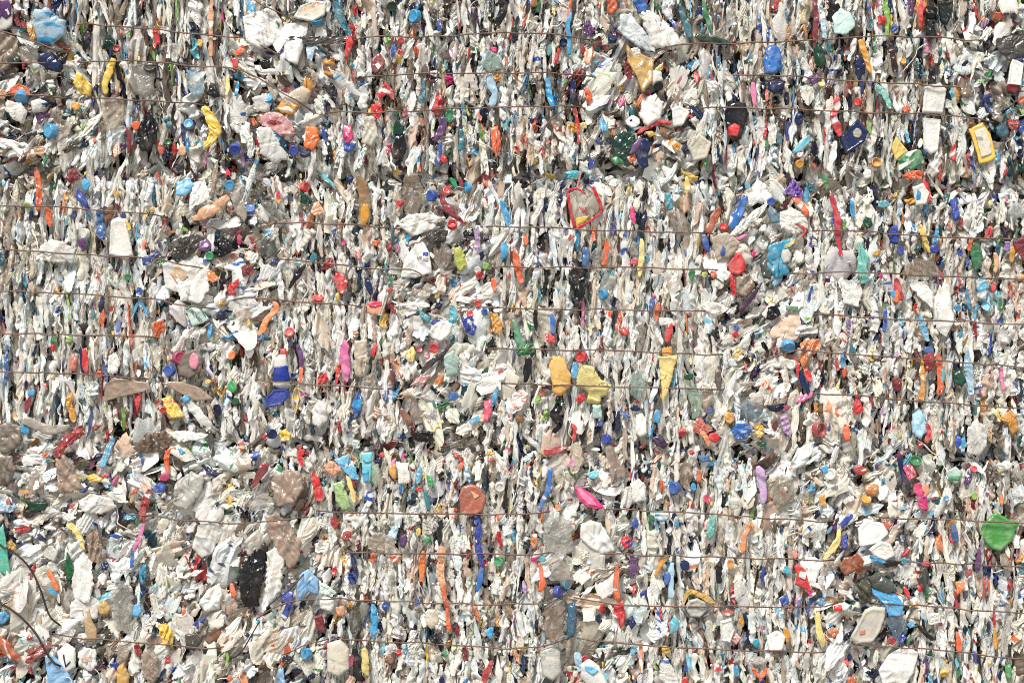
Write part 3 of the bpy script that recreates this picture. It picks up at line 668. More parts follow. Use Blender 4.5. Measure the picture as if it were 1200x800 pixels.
S strip ye 4,6,6,4|1077,264 1080,274 1083,284 1087,296|yellow strip below wire, right second row
R scrap dgn2 4,8 10|1075,290|dark green leaf chip left of yellow strip
R bottle bl4 5,7 0|1093,291|deep blue drop shaped bottle, right
S strip lb 4,6,5|1096,268 1096,276 1094,285|light blue strip above blue drop bottle
P bottle gn4 5|1138,283 1145,284 1150,300 1148,314 1140,320 1136,300|deep green bottle, right second row|gl=.7
S strip or 4,6,4|1137,278 1136,286 1134,294|orange strip left of deep green bottle
R scrap bl4 5,4 0|1124,296|deep blue chip left of green bottle
P film dr 6|1184,286 1196,276 1210,280 1210,310 1196,306|maroon crumpled film at right edge|gl=.7
R film lp2 5,7 0|1179,290|lilac film piece left of maroon film
P film ta 4|1052,322 1062,310 1072,303 1090,306 1104,322 1080,326|brown translucent film draped over the wire, right|f=1
P sheet ww 3|1063,328 1082,330 1092,344 1092,363 1080,352 1068,340|white folded sheet below brown draped film
P sheet w 3|984,328 1006,328 1010,344 1004,360 986,356|white sheet with faint grey print, right|p=gr,.6
S strip cr 5,9,7|1048,326 1051,338 1055,352|crimson strip with white streak, right
S strip or2 4,6,4|1049,340 1050,348 1048,355|orange scrap beside crimson strip
R lid lb 3,5 0|1046,345|light blue lid left of orange scrap
P film lb2 5|1142,328 1152,324 1158,336 1154,352 1144,348|sky blue film with white marks, right|p=w,.5
R lid r 3,6 0|1162,337|red oval lid right of sky blue film
P bag k 6|899,360 910,358 914,370 904,376 897,374|black bag at left of right bale
P label gn3 2|920,358 934,359 934,364 920,363|green printed tag right of black bag
C cap lb 4,4|1121,361|light blue cap in right second row
R scrap r 4,4 0|1016,326|red bead near wire, right
R scrap mg 3,4 0|1031,324|magenta bead near wire, right
S strip r 3,6,4|1080,210 1085,222 1090,238|red pointed strip near seam, right
P bottle bl4 4|1112,234 1119,233 1124,256 1116,260 1114,246|dark blue bottle with white cap, right
P lid w 5|1068,220 1080,215 1088,226 1084,240 1072,242|white round lid with light blue segment|sh=1
+P blue_segment lb 1|1073,222 1077,226 1077,234 1072,236
R scrap am 7,4 0|1066,236|amber piece under white round lid
C cap bl 5,5|903,237|blue cap on slate blue film
R lid te3 7,5 0|1034,240|blue ring lid, right second row
R scrap dgn2 5,8 0|1016,262|dark green chip left of blue oval bottle
R scrap dgn 4,8 0|1032,270|black green leaf chip, right
P film or 4|1055,206 1068,200 1080,202 1078,210 1062,212|orange film at right first seam
S strip lb2 6,8,6|1076,370 1080,384 1086,400|sky blue bag strip, lower right second row
S strip bl 4,5,4|1036,362 1036,376 1034,390|blue strip, lower right second row
S strip pe 4,6,4|1164,296 1166,308 1164,320|salmon strip right of green bottle
S strip am 4,6,4|1186,288 1184,298 1183,308|amber strip left of maroon film
# tile 0,400
S strip bl3 4,6,6,4|11,404 9,420 9,438 7,452|long blue strip at left edge, second row
R scrap r 4,5 0|64,408|red ball chip above black scrap, left
R scrap k 6,5 30|62,419|black scrap below red ball, left
P bottle sal 5|82,420 88,414 93,424 90,436 84,434|salmon pink bottle on the fifth wire, left
S strip r 4,7,5|100,408 102,422 103,438|red strip beside navy strip, left
S strip nv 4,5,4|95,406 97,420 98,436|navy strip left of red strip
P board ta2 3|125,450 134,442 176,448 180,456 148,464 122,470|brown cardboard flap below wire, left|sh=1
P board ta2 3|192,448 210,446 236,454 252,468 232,470 208,458|second brown cardboard flap, right of the first|sh=1
P bag ta3 7|208,428 218,412 232,408 240,420 236,436 222,444 210,440|dark dusty bag with pink lids, left gap|sh=1
+R pink_lid pk3 6,11 5|229,423
C cap mg3 7,8|212,419|dark pink ring lid on dusty bag
C cap bl 6,7|199,434|blue cap left of dark dusty bag
R scrap k 5,4 0|190,443|black chip left of cardboard flap
R lid or2 4,6 10|273,416|orange lid, left messy gap
R scrap or 4,5 0|118,438|orange chip below wire, left
P card w 3|129,418 137,412 143,424 138,438 128,436|blank white card piece, left
R scrap ye 5,4 30|245,447|yellow splash chip above second flap
R lid gn5 6,8 20|273,453|bright green lid, left messy gap
R lid dgn2 5,5 0|277,470|dark green lid below bright green lid
P wrapper r 3|158,461 168,460 165,474 162,486 160,474|red wrapper with yellow tail, left|p=ye,.5
P bag ye 4|189,466 200,464 212,476 218,488 204,490 194,480|yellow bag with blue and orange print, left|p=or,.4
C cap r 4,4|193,480|red and white round cap on yellow bag
B bottle ww 14 lb|247,502 219,467|white bottle with light blue cap, lower left
S strip am 6,8,8,6|86,460 83,472 86,482 89,494|amber peel strip, left second row
S strip dr 4,6,4|37,464 34,474 32,484|maroon strip, left second row
R lid lb 5,4 -30|38,460|light blue lid left second row
P scrap k 4|224,492 232,492 242,500 236,502|black wedge below white bottle
R bottle nv2 5,8 0|255,481|dark navy bottle near seam, left
S bag r2 8,13,11,9|99,498 88,510 77,520 68,534|dull red twisted bag below second seam|cr=2
R scrap dr 7,4 -20|113,500|dark red chip right of dull red bag
S film gr2 9,13,12,8|30,492 46,498 64,504 84,498|grey brown twisted film on second seam
P film ta3 6|0,498 14,494 28,500 26,520 8,532 0,528|dirty brown film at left edge, upper piece|cr=4
P film ta3 6|0,536 16,532 22,548 12,566 0,568|dirty brown film at left edge, lower piece|cr=4
R cap lb 6,6 0|30,503|light blue crumpled cap on brown film
P film ta2 5|68,536 78,532 88,552 101,572 86,576 70,576|brown draped cloth like film, third row left|cr=3
S tube lb2 5,8,8,6|134,512 129,524 124,538 121,548|light blue striped tube, third row left|p=w,.6
P scrap ye 3|102,558 112,554 122,560 118,564 106,563|yellow curved chip, third row left
R scrap r 5,4 -20|124,557|red chip on yellow curved chip
S hose or 5,6,6,5|207,524 198,530 196,542 198,554|orange bent hose, third row left
R lid mg3 7,5 -30|195,558|magenta lid at foot of orange hose
P scrap bl 4|179,572 188,564 196,566 194,576 184,576|blue torn chip below magenta lid
S film r2 6,9,10,7|176,572 173,584 169,596 168,610|dark red film strip, third row left
P film br3 5|158,524 172,508 194,504 206,514 192,528 170,530|dirty brown film wad below second seam|cr=4
P film gr3 6|206,566 224,552 240,556 238,578 220,596 206,590|big pale grey film sheet, third row left|cr=2
R scrap or 4,8 0|285,524|orange red chip, third row left
R scrap lb 6,5 0|212,529|light blue chip by orange hose
P sheet ww 3|196,506 216,504 246,508 240,514 212,518|white sheet wedge at second seam
S strip dg 5,7,5|247,504 249,520 251,536|dark grey strip below second seam
P film dgn2 4|30,584 46,588 58,588 54,598 38,598|dark green film, third row left edge
P film pb 4|0,584 14,584 22,592 14,600 0,598|pale blue film at left edge, third row
C cap bl 5,4|98,571|blue cap on brown draped film
P film ww 5|94,586 108,578 130,582 138,594 118,602 98,598|clean white film fold, third row left
R scrap or 4,6 20|158,575|orange chip left of dark red film
# tile 300,400
P bottle w 6|322,420 328,415 336,416 339,428 341,452 330,456 320,452|white bottle with dark blue label, second row|sh=1
+P blue_label bl4 1|322,430 338,428 341,446 320,446
+S white_mark w 1,1.4,1|323,440 327,439.3 331,438.6
P tub bl4 5|312,466 322,456 338,455 340,464 330,474 312,478|dark blue scoop below white bottle|p=gr,.5
P bottle r 4|329,409 336,408 338,422 333,426 329,418|red cap bottle above blue label bottle
S strip pp 5,7,6|350,404 353,416 354,430|purple strip, second row
S strip or 4,5,4|354,430 354,438 352,450|orange red strip under purple strip
P scrap r 4|373,442 382,436 386,444 382,450 372,450|red fan shaped scrap on wire
S strip r 4,5,3|398,430 396,440 394,452|red upright chip right of red fan
S strip pk4 7,11,11,7|405,398 404,414 406,430 407,448|bright pink strip standing upright, second row
S strip r 4,6,5|441,402 438,412 437,418|red wrapper edge, second row
P film be 5|416,398 430,398 432,420 426,442 416,440|beige speckled film right of pink strip|cr=3
P scrap ye3 4|476,412 484,405 488,414 484,424 477,422|pale yellow crumpled scrap, centre gap
C cap r 6,6|509,408|bright red ball cap, centre gap
R scrap mg3 6,4 30|492,409|dark magenta chip left of red ball
R lid r 3,4 0|501,417|small red lid below red ball
S blade k2 3,7,8,5|526,409 515,417 503,427 494,437|black blade leaning, centre gap|gl=.6
P bag pk2 5|481,452 488,444 496,438 505,440 498,450|dusty pink bag below black blade
P bottle pa 6|520,418 530,410 538,420 536,438 524,442|pale green white crumpled bottle, centre gap
R lid bl3 7,5 0|531,464|blue lid among white plates, centre
P label lb2 2|549,492 561,486 563,491 552,498|sky blue tag, centre gap
S strip lb 4,6,5|583,452 580,464 577,476|light blue strip, centre gap right
P bottle pk5 5|568,470 577,466 577,480 572,496 566,490|pinkish red bottle, centre gap right|p=r,.5
P film bl5 4|412,474 420,456 425,466 424,480 417,491|blue leaf film pointing down, second row|p=lb,.6
P bottle w 6|366,480 374,468 384,474 384,492 374,502 367,496|round white crushed bottle base
P scrap ye 5|327,504 335,502 342,508 340,516 331,517|yellow crumpled duck like scrap at seam|cr=2
R scrap r 5,4 -30|312,511|red chip at second seam
C cap nv 5,6|320,508|navy cap at second seam
S wrapper r 6,7,5|357,526 352,534 355,546|red twisted wrapper, third row
P wrapper r 5|366,549 374,560 379,574 380,585 370,586 369,574 366,562|red pointed hood shaped bottle, third row|gl=.5
R bag pe3 12,9 10|389,547|peach crumpled blob, third row
P tube lb2 4|391,538 408,531 418,548 422,562 412,560 400,546|light blue crumpled tube leaning, third row|p=w,.6
P tube aq 4|424,530 437,529 436,548 434,566 426,565 425,548|light blue and white upright tube|sh=1;p=w,.3
+P blue_print lb 1|426,552 433,551 432,563 427,564
+S curl_print te3 1.5,1.5,1.5|426,536 429,541 436,540
R scrap r 4,4 0|448,533|red and navy cap pair at seam|
C cap nv2 5,4|444,537|navy black cap at third row top
P bottle pa3 5|436,546 444,540 447,560 442,570 437,564|pale green bottle edge, third row|f=1
P bag am 4|456,546 464,542 465,560 458,564|amber pouch with navy stripe, third row|sh=1
+S navy_stripe nv 2,2.5,2|456,554 459,559 462,563
S strip pk 4,5,3|464,536 461,542 461,548|pink chip above amber pouch
P card w 2|465,541 479,542 481,566 468,566|white card with grey lines, third row|p=gr,.8
S strip ye3 4,6,6|407,556 412,570 416,588|yellow strip left of red print, third row
S strip dr2 4,5,4|412,552 414,562 413,574|dark red strip, third row
P film lg3 5|391,566 402,562 408,580 412,594 402,598 394,586|light green sheet, third row|
P scrap gn5 4|500,556 507,558 508,568 502,570|green folded chip, third row
P tub brick 7|538,580 542,570 552,566 562,570 570,582 566,598 554,604 540,602|brick red crushed tub on top wire, third row|cr=3;sh=1
+P pale_fold pe 1|552,574 562,580 556,584
S strip lb 4,6,5|546,548 548,556 550,564|light blue strip above brick red tub
R scrap or 4,7 0|540,546|orange chip left of light blue strip
S bottle br4 6,9,8|470,478 476,488 482,498|rust brown bottle, centre gap
P film k 5|484,508 494,503 508,506 510,516 498,518 488,516|black knotted film at second seam|cr=3
R scrap nv 6,4 0|472,512|navy chip left of black knotted film
S film ta 8,12,10|474,454 482,472 490,494|brown grey bottle skin, centre gap|f=1
S bag dr 5,9,8,5|315,542 309,550 303,560 298,570|maroon sock like bag, third row left
P film ta2 6|318,562 336,548 352,552 358,570 346,588 326,592|large brown crinkled film, third row|cr=4
C cap w 6,6|586,570|white round cap right of brick red tub
R scrap r 4,3 0|491,573|red chip with light blue top, third row
S strip lb2 5,7,5|493,546 491,556 489,566|sky blue strip, third row middle
R scrap ye 4,4 0|575,530|yellow chip at second seam
R scrap r 3,3 0|575,538|red chip below yellow chip at seam
S strip te 4,6,4|499,574 501,584 503,598|dark teal strip, third row middle
# tile 600,400
P scrap gn 4|603,408 612,402 626,404 628,412 616,416 606,416|green crumpled film at fourth wire, centre|cr=3
S strip k 7,10,6|619,418 618,432 616,448|black upright slab below green crumpled film
P bottle am4 7|648,417 656,416 662,424 670,440 668,452 658,463 648,461 646,445 643,430|amber orange crushed bottle crossing wire, centre|cr=2.2;f=2
P bottle py 7|681,426 694,430 704,445 716,450 712,462 704,466 704,473 688,470 688,458 674,451|pale yellow crushed bottle with ribbed neck, centre|cr=2.2;f=2
+S ribbed_neck py 7,7|688,467 703,472
P bottle ye4 6|770,418 782,415 793,418 787,440 783,458 775,472 774,452 773,436|yellow bottle with screw neck, right of centre|cr=2;f=2
+P screw_neck am 4|775,408 787,406 788,416 776,417
P film pa 5|738,440 748,433 757,438 755,458 746,468 738,460|pale aqua clear film on the wire, right of centre|f=1
C cap r 6,7|680,418|red cap between amber and yellow bottles
S strip lb 5,7,5|673,424 673,434 672,444|light blue strip left of pale yellow bottle
P wrapper r 4|674,468 680,461 685,460 686,468 679,473|red heart shaped wrapper, centre
S bottle k 6,10,10,8,5|654,464 655,474 650,486 656,496 648,506|black and green crushed bottle, centre|p=gn,.5;gl=.8
P bottle pa 4|694,474 704,474 705,490 695,490|pale aqua bottle below pale yellow bottle
R lid bl 3,6 0|703,494|blue lid under pale aqua bottle
S strip r 4,6,5|670,496 674,504 671,516|red curved strip, centre bottom
P cap nv 4|737,478 742,473 750,478 749,481 740,481|navy dome lid with white stripe, right of centre|p=w,.3
R scrap dr 4,3 0|745,470|dark red chip above navy dome lid
P tub ww 6|745,486 752,483 757,490 757,508 750,512 744,508|white upright tub, right of centre
R lid lb 4,9 0|770,487|light blue wrapped lid, right of centre
P scrap bl2 3|726,479 737,486 733,493|blue triangle chip left of white tub
C cap r 5,4|799,507|red oval cap at second seam
R cap dgn2 6,4 0|806,441|dark green cap on pale green bottle
S bottle pa3 8,14,14,9|805,446 811,460 815,474 812,490|pale green bottle hanging below wire|f=1
R lid bl 5,4 -20|830,481|blue lid right of pale green bottle
P film ta 4|822,456 834,454 834,470 828,486 822,474|brown film strip beside blue lid
P bag sal 4|812,492 820,488 826,496 834,500 830,508 818,508 812,506|salmon red bag near second seam|p=r,.3
R lid r 7,6 30|836,512|red bent lid right of salmon bag
S strip or3 5,7,5|820,504 826,512 830,522|orange strip below salmon bag
P bottle sl 7|864,476 872,468 890,474 896,486 884,496 870,490|steel blue clear bottle, right messy gap|f=1;gl=.9
R lid am 6,7 -20|854,489|amber lid left of blue crumpled film
P film bl2 5|856,504 862,494 872,490 880,504 874,514 862,516|bright blue crumpled film, right gap|gl=.8
R scrap ye 7,4 20|888,500|yellow chip below steel blue bottle
R scrap ye2 5,5 0|890,508|pale gold chip right of blue film
R lid dgn2 6,4 0|892,519|dark green lid at second seam, right
P bag pp2 4|764,512 774,508 782,520 778,526 768,522|dark plum bag at second seam
C cap bl4 5,6|709,514|dark blue cap at second seam, centre
R scrap or4 6,6 0|635,460|brown orange crumple, centre left
R scrap lg 4,6 20|630,467|light green chip beside brown orange crumple
P bag w 4|600,462 612,454 619,462 612,478 600,484|white bag with salmon stripes, centre left|p=sal,.6
R scrap br 5,6 0|609,490|dark brown chip below striped bag
S strip r2 7,8,6|637,529 650,527 666,524|long red flat strip at second seam
P film pk 3|664,544 670,536 678,540 670,550|pink film tail under red flat strip
P pouch mg 5|672,569 682,571 692,577 701,586 708,594 698,596 686,592 678,584|magenta and pink boat shaped pouch|sh=1;gl=.6
+P pink_inside pk 1|676,571 682,573 694,584 700,592 690,590 682,583
S film bl2 5,6,7,6,5|645,547 644,560 643,572 637,584 632,598|bright blue zigzag film strip with white marks|p=w,.4
S film be 8,14,13,9|672,519 676,530 676,542 670,554|beige tongue shaped film at seam
R lid aq 6,5 0|695,556|pale aqua lid, third row centre
C cap bl5 5,7|789,571|blue cap, third row right of centre
P bowl bl3 4|815,533 822,541 831,540 830,533|blue bowl edge with pink inside|p=pk,.4
R scrap mg2 5,6 -20|827,584|crimson chip, third row right
S strip or 4,6,5|818,549 818,556 819,564|orange strip, third row right
R scrap r 4,4 0|810,530|red chip at second seam, right
R lid lb 3,5 0|812,570|light blue lid below orange strip
P jug ww 6|738,566 748,560 757,570 756,586 742,588|white plain jug piece, third row
P film ta2 5|796,542 808,538 812,556 806,572 796,566|brown film, third row right of centre|f=1
S film lp 7,11,11,8|888,545 891,560 893,574 892,590|lilac pink film, third row right|f=0
# tile 900,400
C cap lb 8,6|923,406|bright light blue cap, right gap
P film or3 5|936,402 945,396 961,398 959,410 950,417 943,424 942,437 937,424|orange crumpled film draped at wire, right|cr=3
S strip r 5,6,5|930,416 933,428 936,442|red strip below orange draped film
S strip nv 6,8,8,6|936,434 939,444 942,452 946,462|navy strip below red strip, right
R lid r 4,8 -20|946,440|red lid right of navy strip
S tube lb 4,6,5|986,414 987,424 988,432|light blue tube tip, right third wire
S tube or 4,5,3|988,430 989,436 988,443|orange tube end below light blue tube tip
P bottle dr2 5|1080,416 1092,412 1096,424 1090,434 1082,436|dark red crushed can shape near wire, right|gl=.7
R lid bl3 6,5 0|1087,410|blue lid on dark red can shape
S strip am 5,7,6,6|1078,420 1079,436 1080,452 1077,468|amber upright strip, right second row
S strip or 5,6,7,9|1097,414 1099,430 1100,446 1101,462|orange upright strip, right second row
S strip lb3 5,6,4|1101,432 1103,440 1102,448|turquoise chip right of orange strip
P bottle dgn2 5|1114,438 1124,432 1130,444 1126,454 1116,448|black green bottle, right
S film pb 6,9,9,6|1131,412 1133,428 1135,446 1136,462|pale blue film strip, far right
S strip pk 3,5,3|1171,430 1172,444 1174,458|pink pointed strip, far right
P bottle dr 5|1043,442 1052,440 1056,452 1052,460 1046,456|maroon bottle hanging in fold, right|
S hose pk4 5,6,5|932,470 942,465 951,460|bright pink hose piece, right gap
S bag nv2 4,9,9,5|898,477 908,478 914,476 920,474|dark navy tongue shaped bag, right gap
R scrap mg3 7,4 -30|921,478|dark magenta chip by navy tongue
P scrap or3 3|964,482 970,468 974,478 970,483|orange triangle chip, right
P wrapper r 4|1001,460 1006,468 1011,480 1004,486 998,484|red crumpled wrapper, right second row
P bottle pb3 6|1068,486 1076,478 1084,488 1084,506 1076,514 1067,506|light sky blue crinkled bottle, right|f=0;cr=3
S strip r 5,7,6|1085,496 1087,506 1084,518|red strip right of sky blue bottle
R scrap dr2 4,7 0|1078,520|dark red chip below sky blue bottle
P bag am 5|1168,490 1180,478 1188,484 1193,504 1184,510 1178,496|amber and orange bag, far right|p=or,.4
C cap r2 7,9|960,503|dark red round ball cap, right
S strip or 5,8,6|989,497 991,506 990,517|orange red strip, right second row bottom
P film lp 4|911,486 920,484 926,500 926,512 918,506|lilac film, right messy gap
S strip bl 4,6,4|1120,508 1121,516 1120,524|blue strip, right bottom of second row
S strip lb 5,7,5|1126,512 1127,521 1126,530|light blue strip beside blue strip, right
P film ww 7|1132,500 1142,490 1154,502 1156,522 1146,534 1132,530|white pleated film bundle, right|cr=3
C cap gn 7,6|1072,539|green oval cap at second seam, right
S strip nv 5,7,6,3|1052,534 1055,546 1059,560 1064,574|long navy strip, third row right
P bag pk5 4|1057,546 1066,542 1072,556 1062,562|pink printed bag, third row right|p=w,.4
S film mg 8,12,12,7|1072,566 1076,576 1080,588 1083,598|magenta printed film, third row right|p=pp,.4
R lid r2 8,6 20|1006,550|dark red lid in brown clutter, right
C cap r 4,4|1140,549|red cap at second seam, far right
P board ta3 4|1155,548 1166,546 1170,562 1158,566|dark brown square board piece, far right
R bottle or5 9,8 0|1020,573|orange brown clear ball, third row right
C cap am 6,5|1014,584|amber orange cap under orange brown ball
R lid pe3 5,8 0|1083,573|peach oval disc, third row right
P label pa 2|1107,552 1118,546 1126,552 1124,563 1110,562|white tag with green base, third row right|sh=1
+P green_base gn3 .8|1110,557 1124,557 1123,562 1110,562
R scrap br2 6,7 0|1122,592|dark maroon brown chip, third row right
R lid lg 3,5 0|1140,580|light green lid, third row far right
P scrap lb 4|945,572 952,566 955,574 948,578|light blue folded chip, third row right
R lid lb 5,5 0|966,549|light blue lid near white ring, right
P cup am 4|958,580 966,578 967,590 960,592|amber small cup, third row right
R scrap or2 3,6 0|1172,585|orange translucent chip, far right
C cap w 6,7|972,555|white ring cap facing outward, right
P film gr2 6|906,566 914,554 928,560 930,578 918,592 906,588|grey brown film flap, third row right|f=1
P film ww 5|1164,544 1176,539 1186,543 1180,550 1170,550|white flat piece at second seam, far right
R scrap lb 4,6 30|1107,583|light blue chip below the white tag, third row far right
C cap w 5,6|926,427|white round cap with ring, right gap
# tile 0,600
P sheet tg 4|-2,626 6,612 10,640 12,660 16,682 0,668|teal green sheet at left edge, third row|sh=1
S strip ye3 5,7,7,5|80,612 88,618 95,628 101,642|pale yellow strip sloping, third row left
R scrap r2 10,6 0|29,620|red smeared film, third row left|
P scrap am2 4|8,640 14,630 20,638 19,645|ochre shell shaped scrap, left edge
P label w 2|46,624 54,620 56,638 50,641|white tag with navy print, third row left|p=nv,.6
P sheet gr3 3|50,640 62,638 70,645 66,657 52,652|pale grey flat sheet, third row left
P bottle gn6 5|81,645 86,654 88,668 85,681 79,678 79,658|deep green long bottle, third row left|gl=.8
S strip or2 6,7,6,6|57,667 62,674 67,684 70,692|orange bone shaped strip, third row left
R lid lb 6,3 30|63,692|light blue lid below orange bone strip
S strip pk4 4,5,5,4|170,612 167,622 164,632 158,644|pink bent strip, third row left
P scrap bl 4|128,627 138,623 145,626 140,631|blue torn chip, third row left
S strip bl2 4,5,4|157,644 157,653 155,664|blue short strip right of blue torn chip
R scrap nv 5,6 0|125,661|navy purple chip, third row left
S film te4 7,9,8,6|172,660 168,674 170,688 166,702|teal and navy film clump, third row left|p=nv,.6
P scrap am2 4|116,708 124,701 131,710 128,719 118,718|gold paper scrap, third row left
P board tan 3|98,714 106,711 109,724 115,736 114,750 103,750 101,734|tan cardboard tongue, third row left|sh=1
C cap w 5,6|97,746|white cap left of tan cardboard
P lid lb 4|157,708 165,705 168,716 162,722 156,720|light blue lid with dark corner, left
P wrapper ye 4|186,732 196,728 205,742 203,756 192,752|yellow crumpled wrapper on bottom wire, left|cr=3
P tub dg 5|218,742 230,740 238,750 228,762 219,758|dark grey tub beside bottom wire|gl=.7
P jug ww 7|234,706 244,690 258,682 262,694 258,712 242,716|bright white rounded jug, third row left|sh=1
P net k 5|310,636 314,640 312,662 306,690 304,708 292,710 284,702 281,680 282,664 290,654 298,644|black mesh net bag, third row left|cr=5;gl=.8
S strip or 4,6,5|272,682 274,690 276,698|orange red strip left of black net
S bottle or4 9,14,10|-2,746 10,758 24,772|rusty red bottle at lower left edge
P bag ww 5|68,762 80,752 90,758 90,780 80,786 70,780|white bag with single navy letter|sh=1
+S letter_stroke nv 1.8,1.8,1.8,1.8|76.2,765 79,778.5 79.2,778.8 84.5,773
P bag sky 6|54,766 64,766 76,778 90,802 58,802|pale blue translucent bag at bottom left|gl=.7;cr=3;sh=1
P scrap lb 4|-2,716 8,714 14,722 6,730 -2,730|light blue crumpled scrap at left edge
R scrap r2 4,4 0|35,745|red chip lower left
P scrap dr2 5|158,754 164,751 168,764 162,768|dark red chip on bottom wire, left
R scrap r 4,6 20|198,772|red chip by white disc, bottom left
P bottle am2 6|138,780 145,775 153,788 152,804 138,802|ochre gold bottle at bottom left
P film ta 5|168,766 178,757 187,768 186,788 176,800 169,788|brown clear pouch, bottom left|cr=2
R scrap or3 6,4 0|103,772|orange peel like chip, bottom left
P film ww 5|92,764 100,756 114,760 116,778 106,786 94,780|white film behind orange peel chip
P scrap bl4 4|128,776 138,774 142,782 132,784|dark blue chip, bottom left
S strip lg 3,4,3|265,758 268,768 266,780|light green strip, bottom left
R scrap or 4,5 0|270,793|orange red chip at bottom left
P film ww 7|84,660 96,644 108,656 112,684 106,704 88,700|tall clean white film, third row left|cr=2
P film ww 6|226,640 234,614 254,606 262,622 250,648 238,654|white leaning sheet, third row left|cr=2
P film ww 6|84,704 104,694 120,704 116,722 96,730 84,722|white folded film below tall white film
P film ta2 5|104,626 116,618 122,640 118,660 106,656|brown dusty film strip, third row left|cr=4
P film gr3 6|134,690 146,680 156,690 158,716 150,740 136,736|large pale grey hanging film, third row left|f=1;cr=2
# tile 300,600
P film ta2 7|312,604 326,602 342,616 354,636 352,656 340,666 328,648 316,628|big brown striped film, third row|cr=5
P film ww 6|314,646 326,638 334,656 330,690 318,706 312,690|white sheet right of black net|cr=2
P bag sky 6|348,690 352,672 362,665 374,678 374,696 362,692 350,708|light blue faceted bag, third row|gl=.7;cr=4;sh=1
P film pa2 5|374,680 384,684 396,694 388,698 376,694|pale blue grey film right of faceted bag
P bag rb 5|330,694 338,690 345,692 343,708 336,726 330,722 336,708|royal blue glove like bag, third row
P bottle dr 5|368,720 378,718 381,730 382,742 372,736|maroon bottle neck, third row
R bottle ww 10,9 20|383,706|white round bottle base, third row
P scrap pe3 4|394,710 404,708 405,720 396,721|peach square scrap, third row
P net dg3 5|416,704 421,702 424,736 414,742 408,726|dark grey translucent mesh, third row|f=1
P scrap r 4|389,668 393,661 396,668 392,675|red orange flame shaped chip
R lid r2 5,8 0|393,611|dark red lid, third row top
R bottle dr2 5,7 20|407,627|red and purple small bottle, third row
P bottle pp 4|469,628 475,624 478,634 474,642 469,638|purple small bottle, third row
R cap ye 3,5 0|491,622|yellow cap, third row
R scrap gn5 7,5 0|500,631|green crinkled chip right of yellow cap
P funnel pb 4|464,612 468,618 464,632 452,634 456,622|pale blue funnel shape, third row|f=0
S strip bl4 6,9,8,7,5|557,602 561,618 560,634 562,648 565,662|long deep blue strip, third row
S strip bl2 6,7,5|564,662 563,676 560,692|bright blue strip below the deep blue strip
C cap r 4,5|567,659|red cap on deep blue strip
S strip or2 4,6,5|496,644 495,660 494,680|orange upright strip, third row
S strip pe 8,11,9,6|518,638 518,654 517,672 520,692|peach film strip, third row middle
S strip or 5,6,5,4|519,686 522,700 525,718 526,738|orange red strip under peach strip
S strip lb 6,9,9,6|438,706 440,720 439,734 437,746|light blue shiny strip, third row|gl=.8
R film k 10,8 0|510,746|black knotted rag on bottom wire
R bottle o 9,13 0|507,724|cream oval bottle base above black rag
R scrap or 7,5 -30|464,653|orange pink chip by wire
R scrap or 4,6 20|438,652|orange red chip left, third row
C cap gn2 5,6|584,657|green cap, third row
R cap bl5 5,6 20|453,709|blue pointed cap under wire
R scrap lb 6,8 0|574,740|light blue crinkled chip on bottom wire
R lid mg3 4,8 0|412,772|magenta lid edge-on, bottom row
S bag k 6,12,10|416,756 418,774 422,796|black sack edge, bottom row
S bag ye3 6,9,8|427,758 429,772 428,790|yellow printed pouch edge, bottom row|p=gn,.4
S strip r2 6,8,7,5|577,772 573,782 569,790 566,800|big red strip, bottom row
P drum o 8|384,752 400,747 410,758 410,782 398,792 384,786|cream crushed drum, bottom row|sh=1
P bag sky 4|322,800 326,786 333,780 336,804|blue bag corner, bottom edge
C cap lb 5,7|358,765|light blue cap, bottom row
R lid k2 7,5 0|338,771|dark ring lid, bottom row
P film be 6|430,630 444,622 462,628 464,640 448,646 432,642|beige clear bottle side, third row|f=1
R scrap br 6,6 0|457,771|rust brown chip, bottom row
R scrap r 4,5 20|467,762|red chip right of rust brown chip
R scrap gn2 4,5 0|522,764|green chip, bottom row
R scrap nv 4,8 10|518,795|navy chip, bottom edge
# tile 600,600
P jug gr3 8|636,612 652,604 668,608 672,634 662,646 644,646 636,632|pale grey clear jug, third row|f=1;gl=.8
P jug ww 8|680,613 692,608 704,612 716,632 720,644 706,650 690,640 680,630|white crushed jug right of dark crevice|sh=1
R scrap k 5,8 20|618,637|black chip left of orange brown chip
R scrap or5 5,9 0|625,633|orange brown chip beside pale grey jug
P bag r 4|727,630 734,626 741,634 738,642 730,640|red and blue printed pouch, third row|p=bl,.6
R cap bl 4,6 0|744,612|blue cap, third row right
R bowl lb2 9,7 0|775,604|sky blue bowl by top wire
C cap r 5,5|828,615|red square cap, third row right
P film aq4 4|832,602 838,604 836,626 830,632 828,622|aqua film edge, third row right
S strip or3 5,6,6,5|879,614 872,624 870,636 869,648|orange peach strip, third row right
R lid or3 6,5 0|877,616|orange lid on orange peach strip
R scrap lb 3,6 0|792,612|light blue chip right of the sky blue bowl
S strip or 4,6,7,6|724,660 722,674 721,688 724,702|orange red strip above red bag
P bag r 4|720,706 730,702 732,716 730,730 726,736 723,726 718,720|red torn bag under wire, third row|cr=3
C cap rb 4,7|655,692|dark blue oval cap on clear bottle
C cap lb 5,6|665,683|light blue cap near dark blue oval cap
S strip or 4,5,8,4|632,658 634,670 635,682 632,692|orange bone like strip, third row centre
R lid aq 5,4 0|635,654|aqua lid above orange bone strip
P bottle gr2 7|640,656 652,649 666,662 674,682 662,690 648,674|grey clear bottle, third row centre|f=1
P bottle tn 6|664,708 674,701 676,722 672,744 664,748|teal navy bottle in dark crevice|gl=.8
P bottle ta 7|637,712 650,704 662,710 660,738 650,754 638,744|brown clear bottle left of teal bottle|f=1
